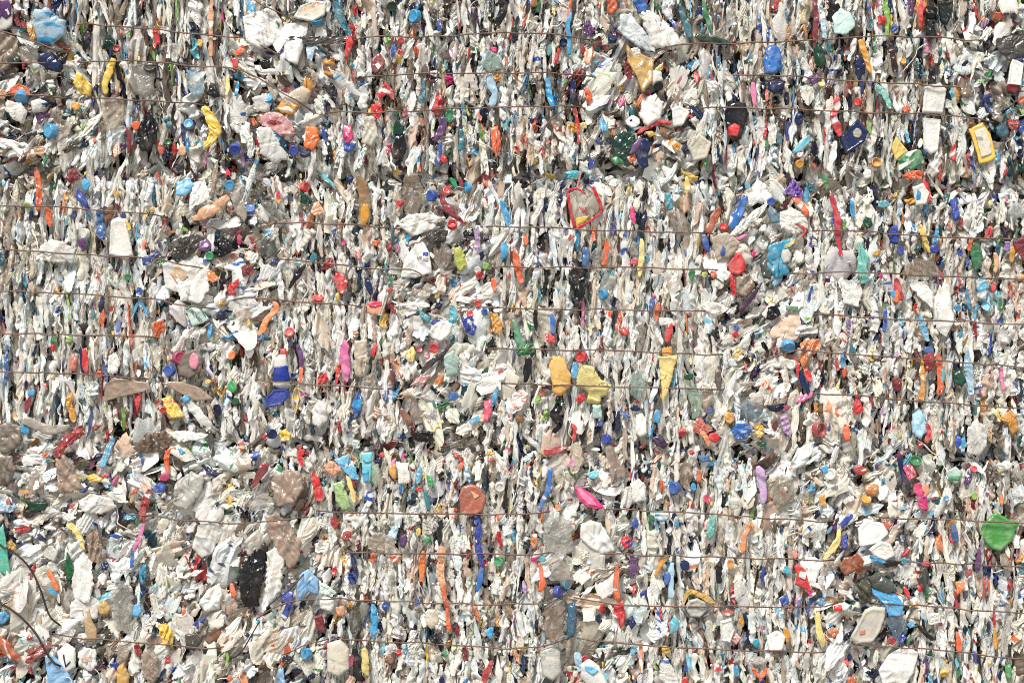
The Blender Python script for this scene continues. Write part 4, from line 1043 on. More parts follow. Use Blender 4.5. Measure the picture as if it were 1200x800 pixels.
S strip pp 5,8,6|740,650 742,662 739,676|purple strip, third row right
R tub nv 6,6 0|802,661|navy box under wire, third row
R bottle bl5 4,9 10|781,676|blue leaf bottle, third row
S bottle pb 7,7,7|786,658 786,680 786,700|pale blue tube upright, third row|sh=1
S strip am 4,6,4|782,650 774,660 767,674|amber curved strip, third row
S film k 6,9,6|842,660 841,670 842,682|black film gap piece, third row
R lid am 4,6 0|855,660|amber lid beside black film
P lid gr3 5|801,710 806,702 816,699 826,704 828,714 820,722 808,721|clear round lid with white crust|cr=3;sh=1
P tub dg4 4|798,712 812,718 830,714 838,708 836,718 820,724 804,722|grey tub under clear round lid|d=-3
S handle am2 4,5,6,7,4|800,707 806,693 818,695 830,702 840,708|ochre bent handle over the round lid
P bag aq 5|783,730 790,718 796,728 793,738 786,742|aqua green bag below wire, third row
R scrap nv 6,8 0|740,727|navy chip right of red torn bag
R scrap or 8,4 0|851,716|orange red crumbs under wire
P tub ww 5|843,726 856,722 860,736 855,752 844,750|white square tub, third row right
R scrap am 4,9 0|868,727|amber upright chip, third row
P scrap pk2 3|856,748 862,740 868,746 862,754|dusty pink square chip
R lid lb3 4,6 0|886,752|turquoise lid, third row right
P bottle gr3 7|632,760 646,754 656,762 658,786 648,796 636,790|striped clear bottle with grid print, bottom|p=gr,.9;sh=1
P bottle ww 8|680,776 690,770 702,778 712,800 708,806 690,804 680,792|white bottle with light blue oval emblem, bottom|sh=1
+P blue_emblem lb2 1|684,776 692,778 701,783 694,788 686,783
R cap dr2 5,5 0|685,770|dark red cap above emblem bottle
S strip pb 6,9,6|676,762 677,772 680,784|pale blue strip left of emblem bottle
R bag lb2 5,7 0|742,760|sky blue bag, bottom row
S strip or3 4,6,4|750,752 751,768 750,786|orange amber strip, bottom row
R lid ye 6,5 30|780,760|yellow crushed lid, bottom row
P bottle w 6|773,776 780,768 790,784 796,802 780,804 772,792|white bottle with blue lettering stripes, bottom|p=bl2,.7
S label lb2 4,5,4|804,764 806,774 809,784|sky blue printed strip label, bottom
R scrap r 6,7 0|802,796|red chip, bottom edge right
R scrap r 5,4 20|841,782|red white chip, bottom row right
S strip or 4,6,6,4|880,780 886,788 892,790 897,780|orange hook shaped strip, bottom right
R lid lb 3,5 0|862,785|light blue lid, bottom right
R bottle gr3 9,6 0|888,772|grey white bottle end, bottom right
# tile 900,600
P lid gs 4|1147,625 1151,612 1165,599 1192,613 1184,633 1171,646 1158,641|bright green square lid with yellowish scuffs|sh=1;cr=1
P tub ww 7|1004,618 1014,608 1034,612 1040,624 1028,636 1006,640|white crushed round tub, third row right|sh=1;p=pe,.2
P tub w 6|1016,642 1030,632 1042,636 1048,650 1036,656 1022,650|second white tub under the crushed round tub
S peel py 5,7,7,5|982,617 981,630 974,642 964,655|pale yellow banana shaped strip
S strip bl4 5,7,4|998,602 990,610 985,618|deep blue strip by top wire, right
P bottle bl4 4|986,628 992,626 992,642 984,642|deep blue bottle beside banana strip
P bag r 4|929,662 934,658 942,666 946,680 950,692 940,688 931,684 933,672|red and white torn bag, third row right|sh=1
+P white_patch w 1|936,668 944,668 942,678 934,674
R lid lb3 4,5 0|921,667|turquoise chip left of red torn bag
R scrap sal 4,6 0|931,649|salmon chip on second wire, right
P bag rust 5|982,662 988,652 1004,648 1012,656 1006,666 988,674|rust brown shiny bag, third row right|gl=.7;cr=3
S strip lb 5,7,5|1018,650 1026,654 1036,657|light blue strip left of black oval cap
P lid k 4|1030,658 1042,655 1056,657 1050,662 1038,663|black oval lid lying flat, third row right
R scrap lb3 8,4 0|1059,655|turquoise film right of black oval lid
P bottle dg3 7|1015,676 1028,669 1044,680 1050,692 1036,694 1020,688|dark grey clear bottle end, third row right|gl=.9
P film ol 6|1002,684 1010,677 1020,684 1020,704 1006,706|dark olive crinkled film, third row right|cr=3
P bag lb4 5|1017,686 1034,684 1048,694 1058,708 1054,720 1040,720 1034,706 1022,696|bright sky blue bag in the dark gap, right|cr=3;sh=1
P film sl 6|1036,722 1056,718 1062,736 1056,752 1046,748|slate blue clear film below sky blue bag|f=1
R scrap bl4 6,7 0|1055,746|deep blue chip in slate film
P tub gr4 7|1012,712 1022,708 1036,710 1036,720 1030,740 1022,752 1002,754 995,746 1004,728|large grey beige tub lying, third row right|sh=1
+P orange_print sal 1|1005,737 1012,736 1012,741 1006,742
P bottle dg3 5|1076,664 1084,660 1088,676 1080,692 1074,682|clear dark bottle with red caps, right|f=1
R cap r 5,4 0|1084,660|red cap above clear dark bottle
R cap r 4,5 0|1077,687|red cap below clear dark bottle
S strip r 4,6,4|1058,686 1062,694 1064,702|red arc strip, third row right
P cap or2 4|1118,680 1128,678 1128,688 1120,696|orange folded cap, far right
R scrap r2 4,6 30|1133,670|dark red chip right of orange cap
P wrapper w 3|1084,718 1100,716 1101,730 1086,730|white wrapper with red print, far right|p=r,.8
S bottle bl3 6,9,6|1114,612 1116,622 1118,634|blue shiny bottle edge, far right|gl=.8
R scrap r 4,7 0|1115,630|red wedge on blue shiny bottle
S strip pp 4,6,5|1146,640 1145,656 1142,670|purple strip below green square lid
R cap nv 5,7 0|1155,668|navy cap with white bands, far right
S peel ye3 5,8,9,6|956,714 958,728 960,744 963,758|yellow folded peel strip, third row right
P bottle w 4|974,708 988,704 996,708 992,714 976,715|small white bottle with red band, on wire|sh=1
+P red_band r 1|975,708 984,706 985,713 976,714
S strip k 3,6,5|1074,732 1082,740 1092,748|black diagonal strip, third row right
S strip or 4,7,6|1119,738 1122,750 1122,764|orange red upright strip, far right
S strip am 3,5,4|1163,734 1164,746 1165,760|amber strip, far right third row
P bottle gn5 5|1176,780 1182,774 1184,790 1182,798 1177,792|green shiny bottle, bottom right|gl=.8
C cap ye 5,4|1105,788|yellow cap, bottom right
P bag ww 7|1028,784 1040,766 1060,756 1076,764 1070,786 1056,806 1034,804|white pleated fan shaped bag, bottom right|cr=3;sh=1
R scrap dr2 6,5 0|1043,749|dark red chip by slate film
R scrap lb 5,5 0|1066,731|light blue chip right of the slate blue film
P scrap or4 5|992,792 1002,790 1002,804 990,804|rust orange chip, bottom edge right
P film nv2 4|1012,786 1024,780 1032,788 1022,794|dark navy film by fan shaped bag
P bowl ww 6|898,744 910,737 920,744 916,760 900,762|white bowl piece, third row right
S strip am 4,6,4|918,733 921,742 922,752|amber strip right of white bowl piece
P scrap bl 4|912,700 920,694 924,704 916,710|blue folded chip, third row right
R scrap mg 4,5 0|948,692|magenta chip below red torn bag
R scrap dgn2 5,4 0|1088,764|dark green chip on bottom wire, right
"""
# ---------- what is traced from the place
NAMES = dict(cap=('bottle_cap','bottle cap'), bag=('crumpled_bag','plastic bag'), film=('plastic_film','plastic film'), strip=('plastic_strip','plastic strip'),
 scrap=('plastic_scrap','plastic scrap'), bottle=('crushed_bottle','bottle'), lid=('lid_disc','lid'), tub=('plastic_tub','tub'), jug=('crushed_jug','jug'),
 wrapper=('food_wrapper','wrapper'), sheet=('plastic_sheet','sheet'), label=('label_scrap','label'), tube=('squeezed_tube','tube'), pouch=('snack_pouch','pouch'),
 stick=('wooden_stick','stick'), cup=('plastic_cup','cup'), tray=('plastic_tray','tray'), card=('printed_card','card'), board=('cardboard_flap','cardboard'),
 spoon=('plastic_spoon','spoon'), blade=('plastic_lath','plastic lath'), strap=('strap_piece','strap'), hose=('bent_hose','hose'), bowl=('plastic_bowl','bowl'),
 net=('mesh_net','net'), drum=('crushed_drum','drum'), handle=('handle_strip','handle'), peel=('plastic_peel','plastic peel'), funnel=('plastic_funnel','funnel'),
 thread=('plastic_thread','thread'), clip=('ring_clip','clip'))
mask = np.zeros((1000, 1500), bool); MX, MZ = 150, 120          # where traced things stand
def mark(poly):
    p = np.array(poly, float); x0, z0 = np.floor(p.min(0)).astype(int); x1, z1 = np.ceil(p.max(0)).astype(int)
    gx, gz = np.meshgrid(np.arange(x0, x1+1), np.arange(z0, z1+1)); ins = np.zeros(gx.shape, bool)
    for (ax, az), (bx, bz) in zip(p, np.roll(p, -1, 0)):
        if az == bz: continue
        ins ^= ((az > gz) != (bz > gz)) & (gx < (bx-ax)*(gz-az)/(bz-az)+ax)
    yy = gz[ins]+MZ; xx = gx[ins]+MX; ok = (yy >= 0) & (yy < 1000) & (xx >= 0) & (xx < 1500); mask[yy[ok], xx[ok]] = True
def local(P, c): return np.column_stack([(P[:, 0]-c[0])*PX, -P[:, 2]*PX, -(P[:, 1]-c[1])*PX])
def opts(s):
    d = {}
    for t in (s or '').split(';'):
        if '=' in t: a, b = t.strip().split('=', 1); d[a] = b
    return d
def pts_of(s): return [tuple(float(v) for v in q.split(',')) for q in s.split()]
THINGS = []           # (object, centre px, label)
last = None
def surf(P, xy):
    d = ((P[None, :, :2]-xy[:, None])**2).sum(-1)+.05; k = np.argsort(d, 1)[:, :4]
    w = 1/np.take_along_axis(d, k, 1); return (P[:, 2][k]*w).sum(1)/w.sum(1)
def blob(cx, cy, rx, ry, rot, seed, shard=False):
    r = random.Random(seed); n = r.randint(4, 6) if shard else r.randint(8, 10); a = math.radians(rot); out = []
    for i in range(n):
        t = 2*math.pi*(i+.35*r.random())/n; k = r.uniform(.65, 1.25) if shard else r.uniform(.88, 1.1); x, y = rx*k*math.cos(t), ry*k*math.sin(t)
        out.append((cx+x*math.cos(a)-y*math.sin(a), cy+x*math.sin(a)+y*math.cos(a)))
    return out
def cap_obj(name, col, x, y, rx, ry, seed, parent=None, loc=None, pc=None, d=0):
    P, F = lathe_cap(rx, ry, seed, random.Random(seed).random() < .25)
    co = np.column_stack([P[:, 0]*PX, -P[:, 2]*PX, P[:, 1]*PX])
    if parent: co = co + np.array([(x-pc[0])*PX, -d*PX, -(y-pc[1])*PX])
    return mesh_obj(name, co, F, lin(col)*random.uniform(.9, 1.05), gloss=.65, parent=parent, loc=loc, luv=P+seed*13.7)
for li, line in enumerate(ITEMS.strip().splitlines()):
    if line.startswith('#') or not line.strip(): continue
    f = line.split('|'); a = f[0].split(); sd = 100+li*7; k = a[0]
    if k[0] != '+':
        label = f[2].strip(); o = opts(f[3] if len(f) > 3 else ''); name, cat = NAMES[a[1]]
        col = lin(o.get('c', a[2])); col = col*.95+np.array([.55, .52, .48])*.05 if max(col) > .12 else col; pr = o.get('p'); c2 = None; pa = 0
        if not pr and 'sh' not in o and max(col)-min(col) > .3 and random.random() < .45: c2 = lin('ecebe6'); pa = random.uniform(.2, .4)
        if pr: q = pr.split(','); c2 = lin(q[0]); pa = float(q[1])*(.3 if q[0] == 'gr' else .8)
        gl = float(o.get('gl', random.uniform(.35, .75))); cr = float(o.get('cr', .5 if 'sh' in o else 1.7))
        cr = 2.1 if a[1] == 'jug' else cr; film = o.get('f') == '1'; milk = o.get('f') == '2' or o.get('f') != '0' and not film and 'sh' not in o and a[1] in ('film', 'bag', 'bottle', 'jug', 'pouch') and min(col) > .12 and random.random() < .6; yb = -.016-random.random()*.008-float(o.get('d', 0))*PX
        if k in 'PR':
            pts = pts_of(f[1])
            if k == 'R':
                rx, ry = map(float, a[3].split(',')); rot = float(a[4]) if len(a) > 4 else 0
                pts = blob(*pts[0], rx, ry, rot, sd, a[1] in ('scrap', 'film', 'bag')); b = max(2.5, min(6, min(rx, ry)*.6))
            else: b = float(a[3])
            P, F, c, nb = poly_geo(pts, b, cr*min(1, b/4), sd, jit=.4 if 'sh' in o or a[1] in ('lid', 'tub', 'bowl') else .8, flat=.35 if 'sh' in o else .5, mode='cyl' if a[1] in ('bottle', 'drum') else 'rim' if a[1] in ('tub', 'lid', 'tray', 'bowl', 'cup') and 'cl' not in o else 'film'); mark(pts); front = P[:nb]
        elif k in 'SB':
            pts = pts_of(f[1]); 
            if k == 'B':
                w = float(a[3]); p0, p1 = map(np.array, pts); pts = [tuple(p0+(p1-p0)*t) for t in (0, .2, .5, .72, .84, .94)]; ws = [w*.75, w, w, w*.9, w*.5, w*.42]
            else: ws = [float(v) for v in a[3].split(',')]
            P, F, c, nb = strip_geo(pts, ws, cr*min(1, max(ws)/9), sd)
            ctr, wd = smooth_path(pts, ws, 4)
            for q, w_ in zip(ctr, wd): mark([(q[0]-w_*.45, q[1]-w_*.45), (q[0]+w_*.45, q[1]-w_*.45), (q[0]+w_*.45, q[1]+w_*.45), (q[0]-w_*.45, q[1]+w_*.45)])
            front = P
        if k == 'C':
            rx, ry = map(float, a[3].split(',')); (x, y), = pts_of(f[1]); X, Z = W(x, y); yb += .002
            ob = cap_obj(name, col, x, y, rx, ry, sd, loc=(X, yb, Z)); c = np.array([x, y]); mark(blob(x, y, rx, ry, 0, 1)); front = np.array([[x, y, min(rx, ry)*.3]])
        else:
            X, Z = W(*c)
            sm = random.random() < .6 or 'sh' in o
            ob = mesh_obj(name, local(P, c), F, col*random.uniform(.93, 1.04), c2, gl, pa, mat=M_FI if film else M_MK if milk else M_PL, smooth=bool(sm), loc=(X, yb, Z))
            if k == 'B':
                e = np.array(pts_of(f[1])[1]); dr = (e-np.array(pts_of(f[1])[0])); dr = dr/np.hypot(*dr)
                P2, F2, _, _ = strip_geo([tuple(e-dr*4), tuple(e), tuple(e+dr*4)], [w*.62, w*.64, w*.6], .1, sd+1, .45, .4)
                mesh_obj('bottle_cap', local(P2, c), F2, lin(a[4]), gloss=.5, parent=ob)
        ob['label'] = label; ob['category'] = cat
        last = (ob, c, front, yb); THINGS.append((ob, c, label))
    else:
        ob, c, front, yb = last; nm = a[1]; col = lin(a[2]); o = opts(f[2] if len(f) > 2 else '') if a[0] != '+T' else {}
        c2 = None; pa = 0
        if 'p' in o: q = o['p'].split(','); c2 = lin(q[0]); pa = float(q[1])*(.3 if q[0] == 'gr' else .8)
        if a[0] in ('+P', '+R'):
            pts = pts_of(f[1])
            if a[0] == '+R': rx, ry = map(float, a[3].split(',')); pts = blob(*pts[0], rx, ry, 0, sd); b = 1
            else: b = float(a[3])
            P, F, _, nb = poly_geo(pts, b, .15, sd, flat=.3, jit=.25); P[:, 2] = P[:, 2]*.6 + surf(front, P[:, :2]) + 1.0
        elif a[0] == '+S':
            ws = [float(v) for v in a[3].split(',')]; P, F, _, _ = strip_geo(pts_of(f[1]), ws, .15, sd, .2, .2); P[:, 2] += surf(front, P[:, :2]) + .5
        else:
            cu = bpy.data.curves.new('lettering', 'FONT'); cu.body = f[2]; cu.size = float(a[3]); cu.extrude = .15; cu.resolution_u = 3
            to = bpy.data.objects.new('lettering', cu); C.objects.link(to); bpy.context.view_layer.update()
            tm = to.to_mesh(); V = np.array([v.co[:] for v in tm.vertices]); FF = [list(p.vertices) for p in tm.polygons]; to.to_mesh_clear()
            bpy.data.objects.remove(to); t = math.radians(float(a[4])); (x, y), = pts_of(f[1])
            P = np.column_stack([x+V[:, 0]*math.cos(t)+V[:, 1]*math.sin(t)*1, y-V[:, 1]*math.cos(t)+V[:, 0]*math.sin(t)*1, V[:, 2]])
            if t < 0: P[:, 0] = x+V[:, 0]*math.cos(-t)+V[:, 1]*math.sin(-t); P[:, 1] = y+V[:, 0]*math.sin(-t)-V[:, 1]*math.cos(-t)
            P[:, 2] += surf(front, P[:, :2]) + 1.6
            tri = [[q[0], q[i], q[i+1]] for q in FF for i in range(1, len(q)-1)]; F = [np.array(tri)]
        mesh_obj(nm, local(P, c), F, col, c2, .3, pa, parent=ob)

# ---------- the bales: centre of mass, wires, packed scrap
BALES = [  # x0, x1, y0, y1, label, wires
 (-285, 78, -112, 192, 'bale at the top left corner, dark and dirty with wires slanting down', [[(-250,-60),(-100,-30),(27,0),(56,12),(74,24)], [(-250,10),(-100,26),(0,37),(62,59),(76,66)], [(-250,80),(-60,78),(22,75),(76,75)], [(-250,110),(-60,112),(0,113),(76,115)]]),
 (80, 372, -112, 194, 'second bale of the top row, holding the black crumpled bag and yellow peel', [[(85,29),(160,35),(240,42),(280,46),(302,51),(330,68),(354,86)], [(92,73),(160,74),(230,79),(275,83),(300,90),(334,111),(366,130)], [(100,115),(150,118),(200,121),(246,124)], [(270,-30),(300,2),(322,14),(345,26)]]),
 (374, 728, -112, 198, 'third bale of the top row, with red twisted wrappers under three level wires', [[(410,49),(450,46),(520,44),(600,41),(650,43),(692,46)], [(416,91),(480,89),(540,87),(600,87),(660,88),(702,90)], [(380,132),(440,134),(520,130),(600,126),(650,126),(698,128)], [(420,0),(500,-3),(600,-5),(690,-2)]]),
 (730, 1172, -112, 204, 'rightmost whole bale of the top row, with a navy tray and white tubs', [[(762,61),(785,56),(830,54),(900,51),(1000,46),(1050,45),(1110,48),(1166,52)], [(850,88),(900,91),(960,94),(1010,98),(1085,102),(1135,105)], [(812,127),(860,129),(900,129),(1000,133),(1080,136),(1165,143)]]),
 (1174, 1500, -112, 206, 'dark bale cut off by the right edge in the top row', [[(1182,54),(1300,58),(1480,64)], [(1182,108),(1300,112),(1480,118)], [(1182,146),(1300,150),(1480,156)]]),
 (-285, 202, 200, 506, 'left bale of the middle row, mostly white with five straight wires', [[(-270,240),(-100,242),(8,243),(60,244),(120,247),(176,251),(198,256)], [(-270,288),(-100,291),(0,293),(60,296),(120,300),(176,304),(210,309),(246,316)], [(-270,340),(0,342),(60,343),(120,347),(180,350),(202,355),(226,358),(256,361)], [(-270,388),(0,391),(80,392),(130,393),(186,395)], [(-270,432),(10,435),(60,437),(110,439),(178,443)]]),
 (204, 526, 200, 508, 'second bale of the middle row, between the messy gap and the white jug', [[(225,261),(250,268),(273,277)], [(320,261),(380,263),(440,266),(472,269)], [(325,304),(380,309),(440,315),(480,317),(500,327),(516,341)], [(268,351),(300,349),(350,353),(400,357),(430,359)], [(300,445),(350,449),(400,452),(462,456)]]),
 (528, 884, 204, 510, 'third bale of the middle row, whitest one, with two yellow crushed bottles', [[(562,266),(600,267),(700,270),(760,272),(836,274)], [(576,313),(640,314),(740,314),(800,315),(852,316)], [(556,360),(600,361),(700,363),(832,364)], [(565,408),(650,410),(750,412),(850,416)], [(585,448),(650,451),(750,454),(850,457)]]),
 (886, 1500, 208, 514, 'right bale of the middle row, colourful, beside the bright teal film', [[(945,269),(1000,272),(1060,276),(1120,279),(1180,281),(1300,284),(1480,288)], [(925,321),(1000,320),(1050,322),(1130,326),(1200,328),(1480,334)], [(945,369),(1000,371),(1080,375),(1200,380),(1480,390)], [(896,421),(932,411),(970,413),(1050,419),(1130,424),(1200,430),(1480,440)], [(945,460),(1000,463),(1060,468),(1120,473),(1200,478),(1480,490)]]),
 (-285, 368, 516, 832, 'left bale of the bottom row, loosely packed, with the black mesh net', [[(148,602),(200,606),(260,611),(310,610),(366,605)], [(60,741),(110,746),(150,749),(220,755),(272,758)]]),
 (370, 668, 516, 832, 'second bale of the bottom row, below the brick red crushed tub', [[(370,598),(450,600),(530,601),(600,601),(650,599)], [(396,646),(450,646),(530,647),(600,648),(652,648)], [(398,700),(450,702),(530,705),(600,706),(640,703),(664,698)], [(388,747),(450,749),(530,753),(600,757),(645,752),(666,748)]]),
 (670, 1003, 518, 832, 'third bale of the bottom row, with the clear round lid and ochre handle', [[(700,597),(735,596),(800,599),(850,602),(900,606),(985,610)], [(690,647),(740,648),(800,650),(850,652),(900,653),(980,656)], [(672,699),(700,702),(735,707),(800,708),(900,709),(985,708)], [(674,746),(720,750),(800,756),(900,760),(975,762)]]),
 (1005, 1500, 522, 832, 'right bale of the bottom row, with the bright green square lid', [[(1020,605),(1100,607),(1200,611),(1480,618)], [(1060,657),(1130,659),(1200,662),(1480,670)], [(1020,708),(1050,706),(1110,710),(1200,716),(1480,726)], [(1000,756),(1060,757),(1130,762),(1200,770),(1480,782)]]),
]
MESS = [ # x, y, rx, ry, lean of the layers in degrees (+ = top leaning right), spread, share of big film
 (20,60,75,55,-60,30,.6),(30,140,80,60,50,30,.55),(330,80,62,95,-40,30,.65),(748,90,70,95,35,35,.55),(752,165,60,35,50,40,.5),(1165,80,55,70,20,50,.6),
 (255,300,68,100,45,45,.6),(520,300,60,70,40,35,.6),(530,430,60,80,40,40,.55),(893,330,52,130,35,30,.6),(880,490,50,30,50,40,.5),
 (120,560,220,50,60,40,.55),(60,690,110,100,30,35,.55),(230,690,90,110,18,22,.55),(330,690,62,120,30,25,.6),(700,700,62,110,30,40,.5),(690,560,50,40,35,35,.5),(1015,690,62,90,25,40,.6),(960,570,90,45,30,40,.5),(1050,580,60,40,20,30,.4)]
SEAM = [(-300,190),(90,192),(220,186),(380,197),(520,200),(740,194),(900,202),(1060,207),(1500,212)], [(-300,500),(60,502),(230,508),(420,510),(600,514),(760,514),(900,517),(1060,524),(1500,530)]
def seam(x, s): return np.interp(x, [p[0] for p in SEAM[s]], [p[1] for p in SEAM[s]])
def local_pack(x, y):
    """lean angle, spread, share of film sheets, depth of the face at photo position x, y"""
    ang, sp, sh = 4*vn(np.array([[x/70., y/90., 2.]]), 8)[0], 7., .06
    for mx, my, rx, ry, a, s, f in MESS:
        q = ((x-mx)/rx)**2+((y-my)/ry)**2
        if q < 1.3:
            w = min(1, max(0, (1.3-q)/.5)); ang += (a-ang)*w; sp += (s-sp)*w; sh += (f-sh)*w
    d = 0.
    for s in (0, 1):
        e = abs(y-seam(x, s))
        if e < 17: w = 1-e/17; ang += (80*(1 if rng.random() < .5 else -1)-ang)*min(1, w*1.6); sp += 20*w; sh = max(sh, .45*w); d += .15*w**2.2
    for B in BALES:
        if B[2]-6 < y < B[3]+6 and -20 < B[0] < 1220 and abs(x-B[0]) < 11: d += .045*(1-abs(x-B[0])/11)
    return ang, sp, sh, d
# colours of the packed scrap: hue tokens with weights
WHITES = ['ebe9e3']*4+['e6e3da']*4+['f1f0ec']*3+['dcd8cc']*2+['d6d0c4']+['dfe6e6']*2+['e9e2d2']*2+['d9dfe0']
WARM = ['d4c6b4','c9baa6','dccfbd','d0bda6','c4b29c','ddcdbb','d6b9a4']
MUD = ['8f7f70','7b6d60','6a5a4c','9d8f80','5d5247','a39888']
DARK = ['131316','1e1b18','141d3a','2c1f19','121214','18221f','15264f','12394a']
COLS = ['1d4fa6']*5+['17379a']*3+['15264f']*4+['2799cc']*6+['6cb8dc']*3+['156f80']*3+['62bccb']*3+['d0202a']*6+['9a1c24']*3+['e0602c']*5+['e2884e']*3+['d8962f']*3+['e9c148']*4+['ecd98a']*2+['1b7c47']*4+['144a35']*3+['86b850']*2+['d6246f']*1+['e27aa4']*1+['5a3068']*1+['bd9cc6']*1+['7f1a28']*3+['7a4d2c']*2+['dba47c']*3
BV = [(1.2,.12,1),(1,.03,1.15),(1.1,.0,.85),(1.35,.05,1),(1,.2,1),(.8,-.01,1.1),(1,.01,.9),(.7,-.02,1.2),(1.35,.02,.85),(.6,.03,1),(.9,-.01,.85),(1,0,1),(1.2,.03,1.1)]   # colour, dirt and length of the scrap in each bale
def pick(x, y, kind='s', bi=0):
    dirt = .13 if y < 200 else (.03 if y < 500 else .06)
    dirt = max(.01, dirt+BV[bi][1])
    cv = .10+.05*(y < 200)
    n = vn(np.array([[x/23., y/60., 4.]]), 3)[0]; cv = max(.02, cv*BV[bi][0]+.07*n); dirt = max(.005, dirt+.08*vn(np.array([[x/45., y/40., 9.]]), 5)[0])
    u = rng.random()
    if kind == 'b': cv, dirt = .36, .10
    if u < cv: return lin(COLS[rng.integers(len(COLS))]), 'c'
    u = rng.random()
    if u < dirt: return lin(MUD[rng.integers(len(MUD))]), 'm'
    if u < dirt+(.11 if y < 200 else .055): return lin(DARK[rng.integers(len(DARK))]), 'd'
    if u < dirt+.05+.12: return lin(WARM[rng.integers(len(WARM))]), 'w'
    return lin(WHITES[rng.integers(len(WHITES))]), 'p'
def proto_sliver(seed, nu=10, nv=18):
    r = np.random.default_rng(seed); u = np.linspace(0, 1, nu)[:, None]; v = np.linspace(0, 1, nv)[None]
    n1 = lambda f, s: vn(np.stack([v[0]*f, 0*v[0]+s, 0*v[0]+seed], -1), seed)[None]
    w = np.clip(np.sin(np.pi*np.clip(v*.96+.02, 0, 1)), 0, 1)**r.uniform(.06, .3)*(.88+.22*n1(3.3, 1)+.2*n1(8, 4))
    cx = .24*n1(2.2, 7)+.2*n1(5, 3)
    x = (u-.5)*w+cx; z = (v-.5)+.04*n1(5, 9)+(u-.5)*r.normal(0, .12)
    z = z + .05*vn(np.stack([u*4+0*v, v*3+0*u, 0*u*v+seed+.5], -1), seed)
    y = .35*(1-np.abs(2*u-1)**2.5)*(1+0*v)+(u-.5)*r.normal(0, .7)
    y = y + .75*folds((u+.25*cx)*10+0*v, v*30+0*u, seed, 2, r.uniform(4, 9), r.normal(0, .12), .25)
    y = y + .5*folds(u*10+0*v, v*30+0*u, seed+77, 2, r.uniform(9, 20), 1.57, .5)
    q = np.stack([x, -y+0*x, z+0*x], -1); q[[0, -1], :, 1] += .18
    return q.reshape(-1, 3), quads(nu, nv), np.stack([u*9+0*v, v*34+0*u, 0*u*v], -1).reshape(-1, 3)
def proto_sheet(seed, na=24, nr=8, f=2.6):
    r = np.random.default_rng(seed); k = r.integers(4, 8)
    at = np.sort(r.random(k)*.7/k+np.arange(k)/k)*2*np.pi; rad = r.uniform(.6, 1.1, k); cn = np.column_stack([rad*np.cos(at), rad*np.sin(at)])
    th = np.linspace(0, 2*np.pi, na, endpoint=False); o = []
    for t in th:     # where the ray meets the polygon
        best = .5
        for a, b in zip(cn, np.roll(cn, -1, 0)):
            d = np.array([np.cos(t), np.sin(t)]); e = b-a; den = d[0]*e[1]-d[1]*e[0]
            if abs(den) < 1e-6: continue
            s = (a[0]*e[1]-a[1]*e[0])/den; q = (a[0]*d[1]-a[1]*d[0])/den
            if s > 0 and -.01 <= q <= 1.01: best = s
        o.append(best*np.array([np.cos(t), np.sin(t)]))
    o = np.array(o)*.5+.03*r.normal(size=(na, 2)); ts = np.linspace(.02, 1, nr)
    xz = (o[:, None]*ts[None, :, None]); T = np.broadcast_to(ts[None], (na, nr))
    y = .15*(1-T**3)+xz@r.normal(0, .45, 2)
    y = y+.42*folds(xz[..., 0]*26, xz[..., 1]*26, seed, 3, r.uniform(5, 13), r.normal(0, .5), .6)
    q = np.stack([xz[..., 0], -y, xz[..., 1]], -1); q[:, -1, 1] += .05
    return q.reshape(-1, 3), quads(na, nr, True), np.concatenate([xz*26, 0*T[..., None]], -1).reshape(-1, 3)
def proto_fibre(seed, nv=16):
    r = np.random.default_rng(seed); v = np.linspace(0, 1, nv)[None]; u = np.array([0, .5, 1.])[:, None]
    n1 = lambda f, s: vn(np.stack([v[0]*f, 0*v[0]+s, 0*v[0]+seed], -1), seed)[None]
    t = r.uniform(.02, .035); x = (u-.5)*t*(1+.4*n1(4, 2))+.22*n1(1.8, 5)+.08*n1(5, 6); z = (v-.5)+0*u
    y = (1-np.abs(2*u-1))*t*.6+.12*n1(2.5, 8)
    return np.stack([x, -y, z], -1).reshape(-1, 3), quads(3, nv), np.stack([u*2+0*v, v*30+0*u, 0*u*v], -1).reshape(-1, 3)
FB = [proto_fibre(s+1500) for s in range(40)]
SL = [proto_sliver(s) for s in range(70)]; SH = [proto_sheet(s+500) for s in range(60)]; BT = [proto_sheet(s+900, 10, 4, 1.6) for s in range(40)]
def place(proto, sx, sz, sy, ang, yaw, pitch, x, y, dep, flip):
    V = proto[0]*np.array([sx*(-1 if flip else 1), sy, sz])
    ca, sa = math.cos(yaw), math.sin(yaw); V = V@np.array([[ca, sa, 0], [-sa, ca, 0], [0, 0, 1]])
    ca, sa = math.cos(pitch), math.sin(pitch); V = V@np.array([[1, 0, 0], [0, ca, sa], [0, -sa, ca]])
    ca, sa = math.cos(ang), math.sin(ang); V = V@np.array([[ca, 0, -sa], [0, 1, 0], [sa, 0, ca]])
    return V*PX
def covered(x, y, sx, sz, ang):
    n = 0; t = []
    for k in np.linspace(-.42, .42, 5):
        for h in (-.25, .25):
            px = x+math.sin(ang)*k*sz+math.cos(ang)*h*sx; py = y-math.cos(ang)*k*sz+math.sin(ang)*h*sx
            i, j = int(py+MZ), int(px+MX)
            t.append(0 <= i < 1000 and 0 <= j < 1500 and mask[i, j])
    return sum(t)/len(t)
PIECES = [[] for _ in BALES]       # (verts world, faces, col4, col2, luv, film, smooth, area, meta)
WF = [[(np.array([p[0] for p in w]), np.array([p[1] for p in w])) for w in B[5]] for B in BALES]
def bite(bi, x, y):
    m = 99.
    for wx, wy in WF[bi]:
        if wx[0] < x < wx[-1]: m = min(m, abs(y-np.interp(x, wx, wy)))
    return .013*math.exp(-(m/8)**2)
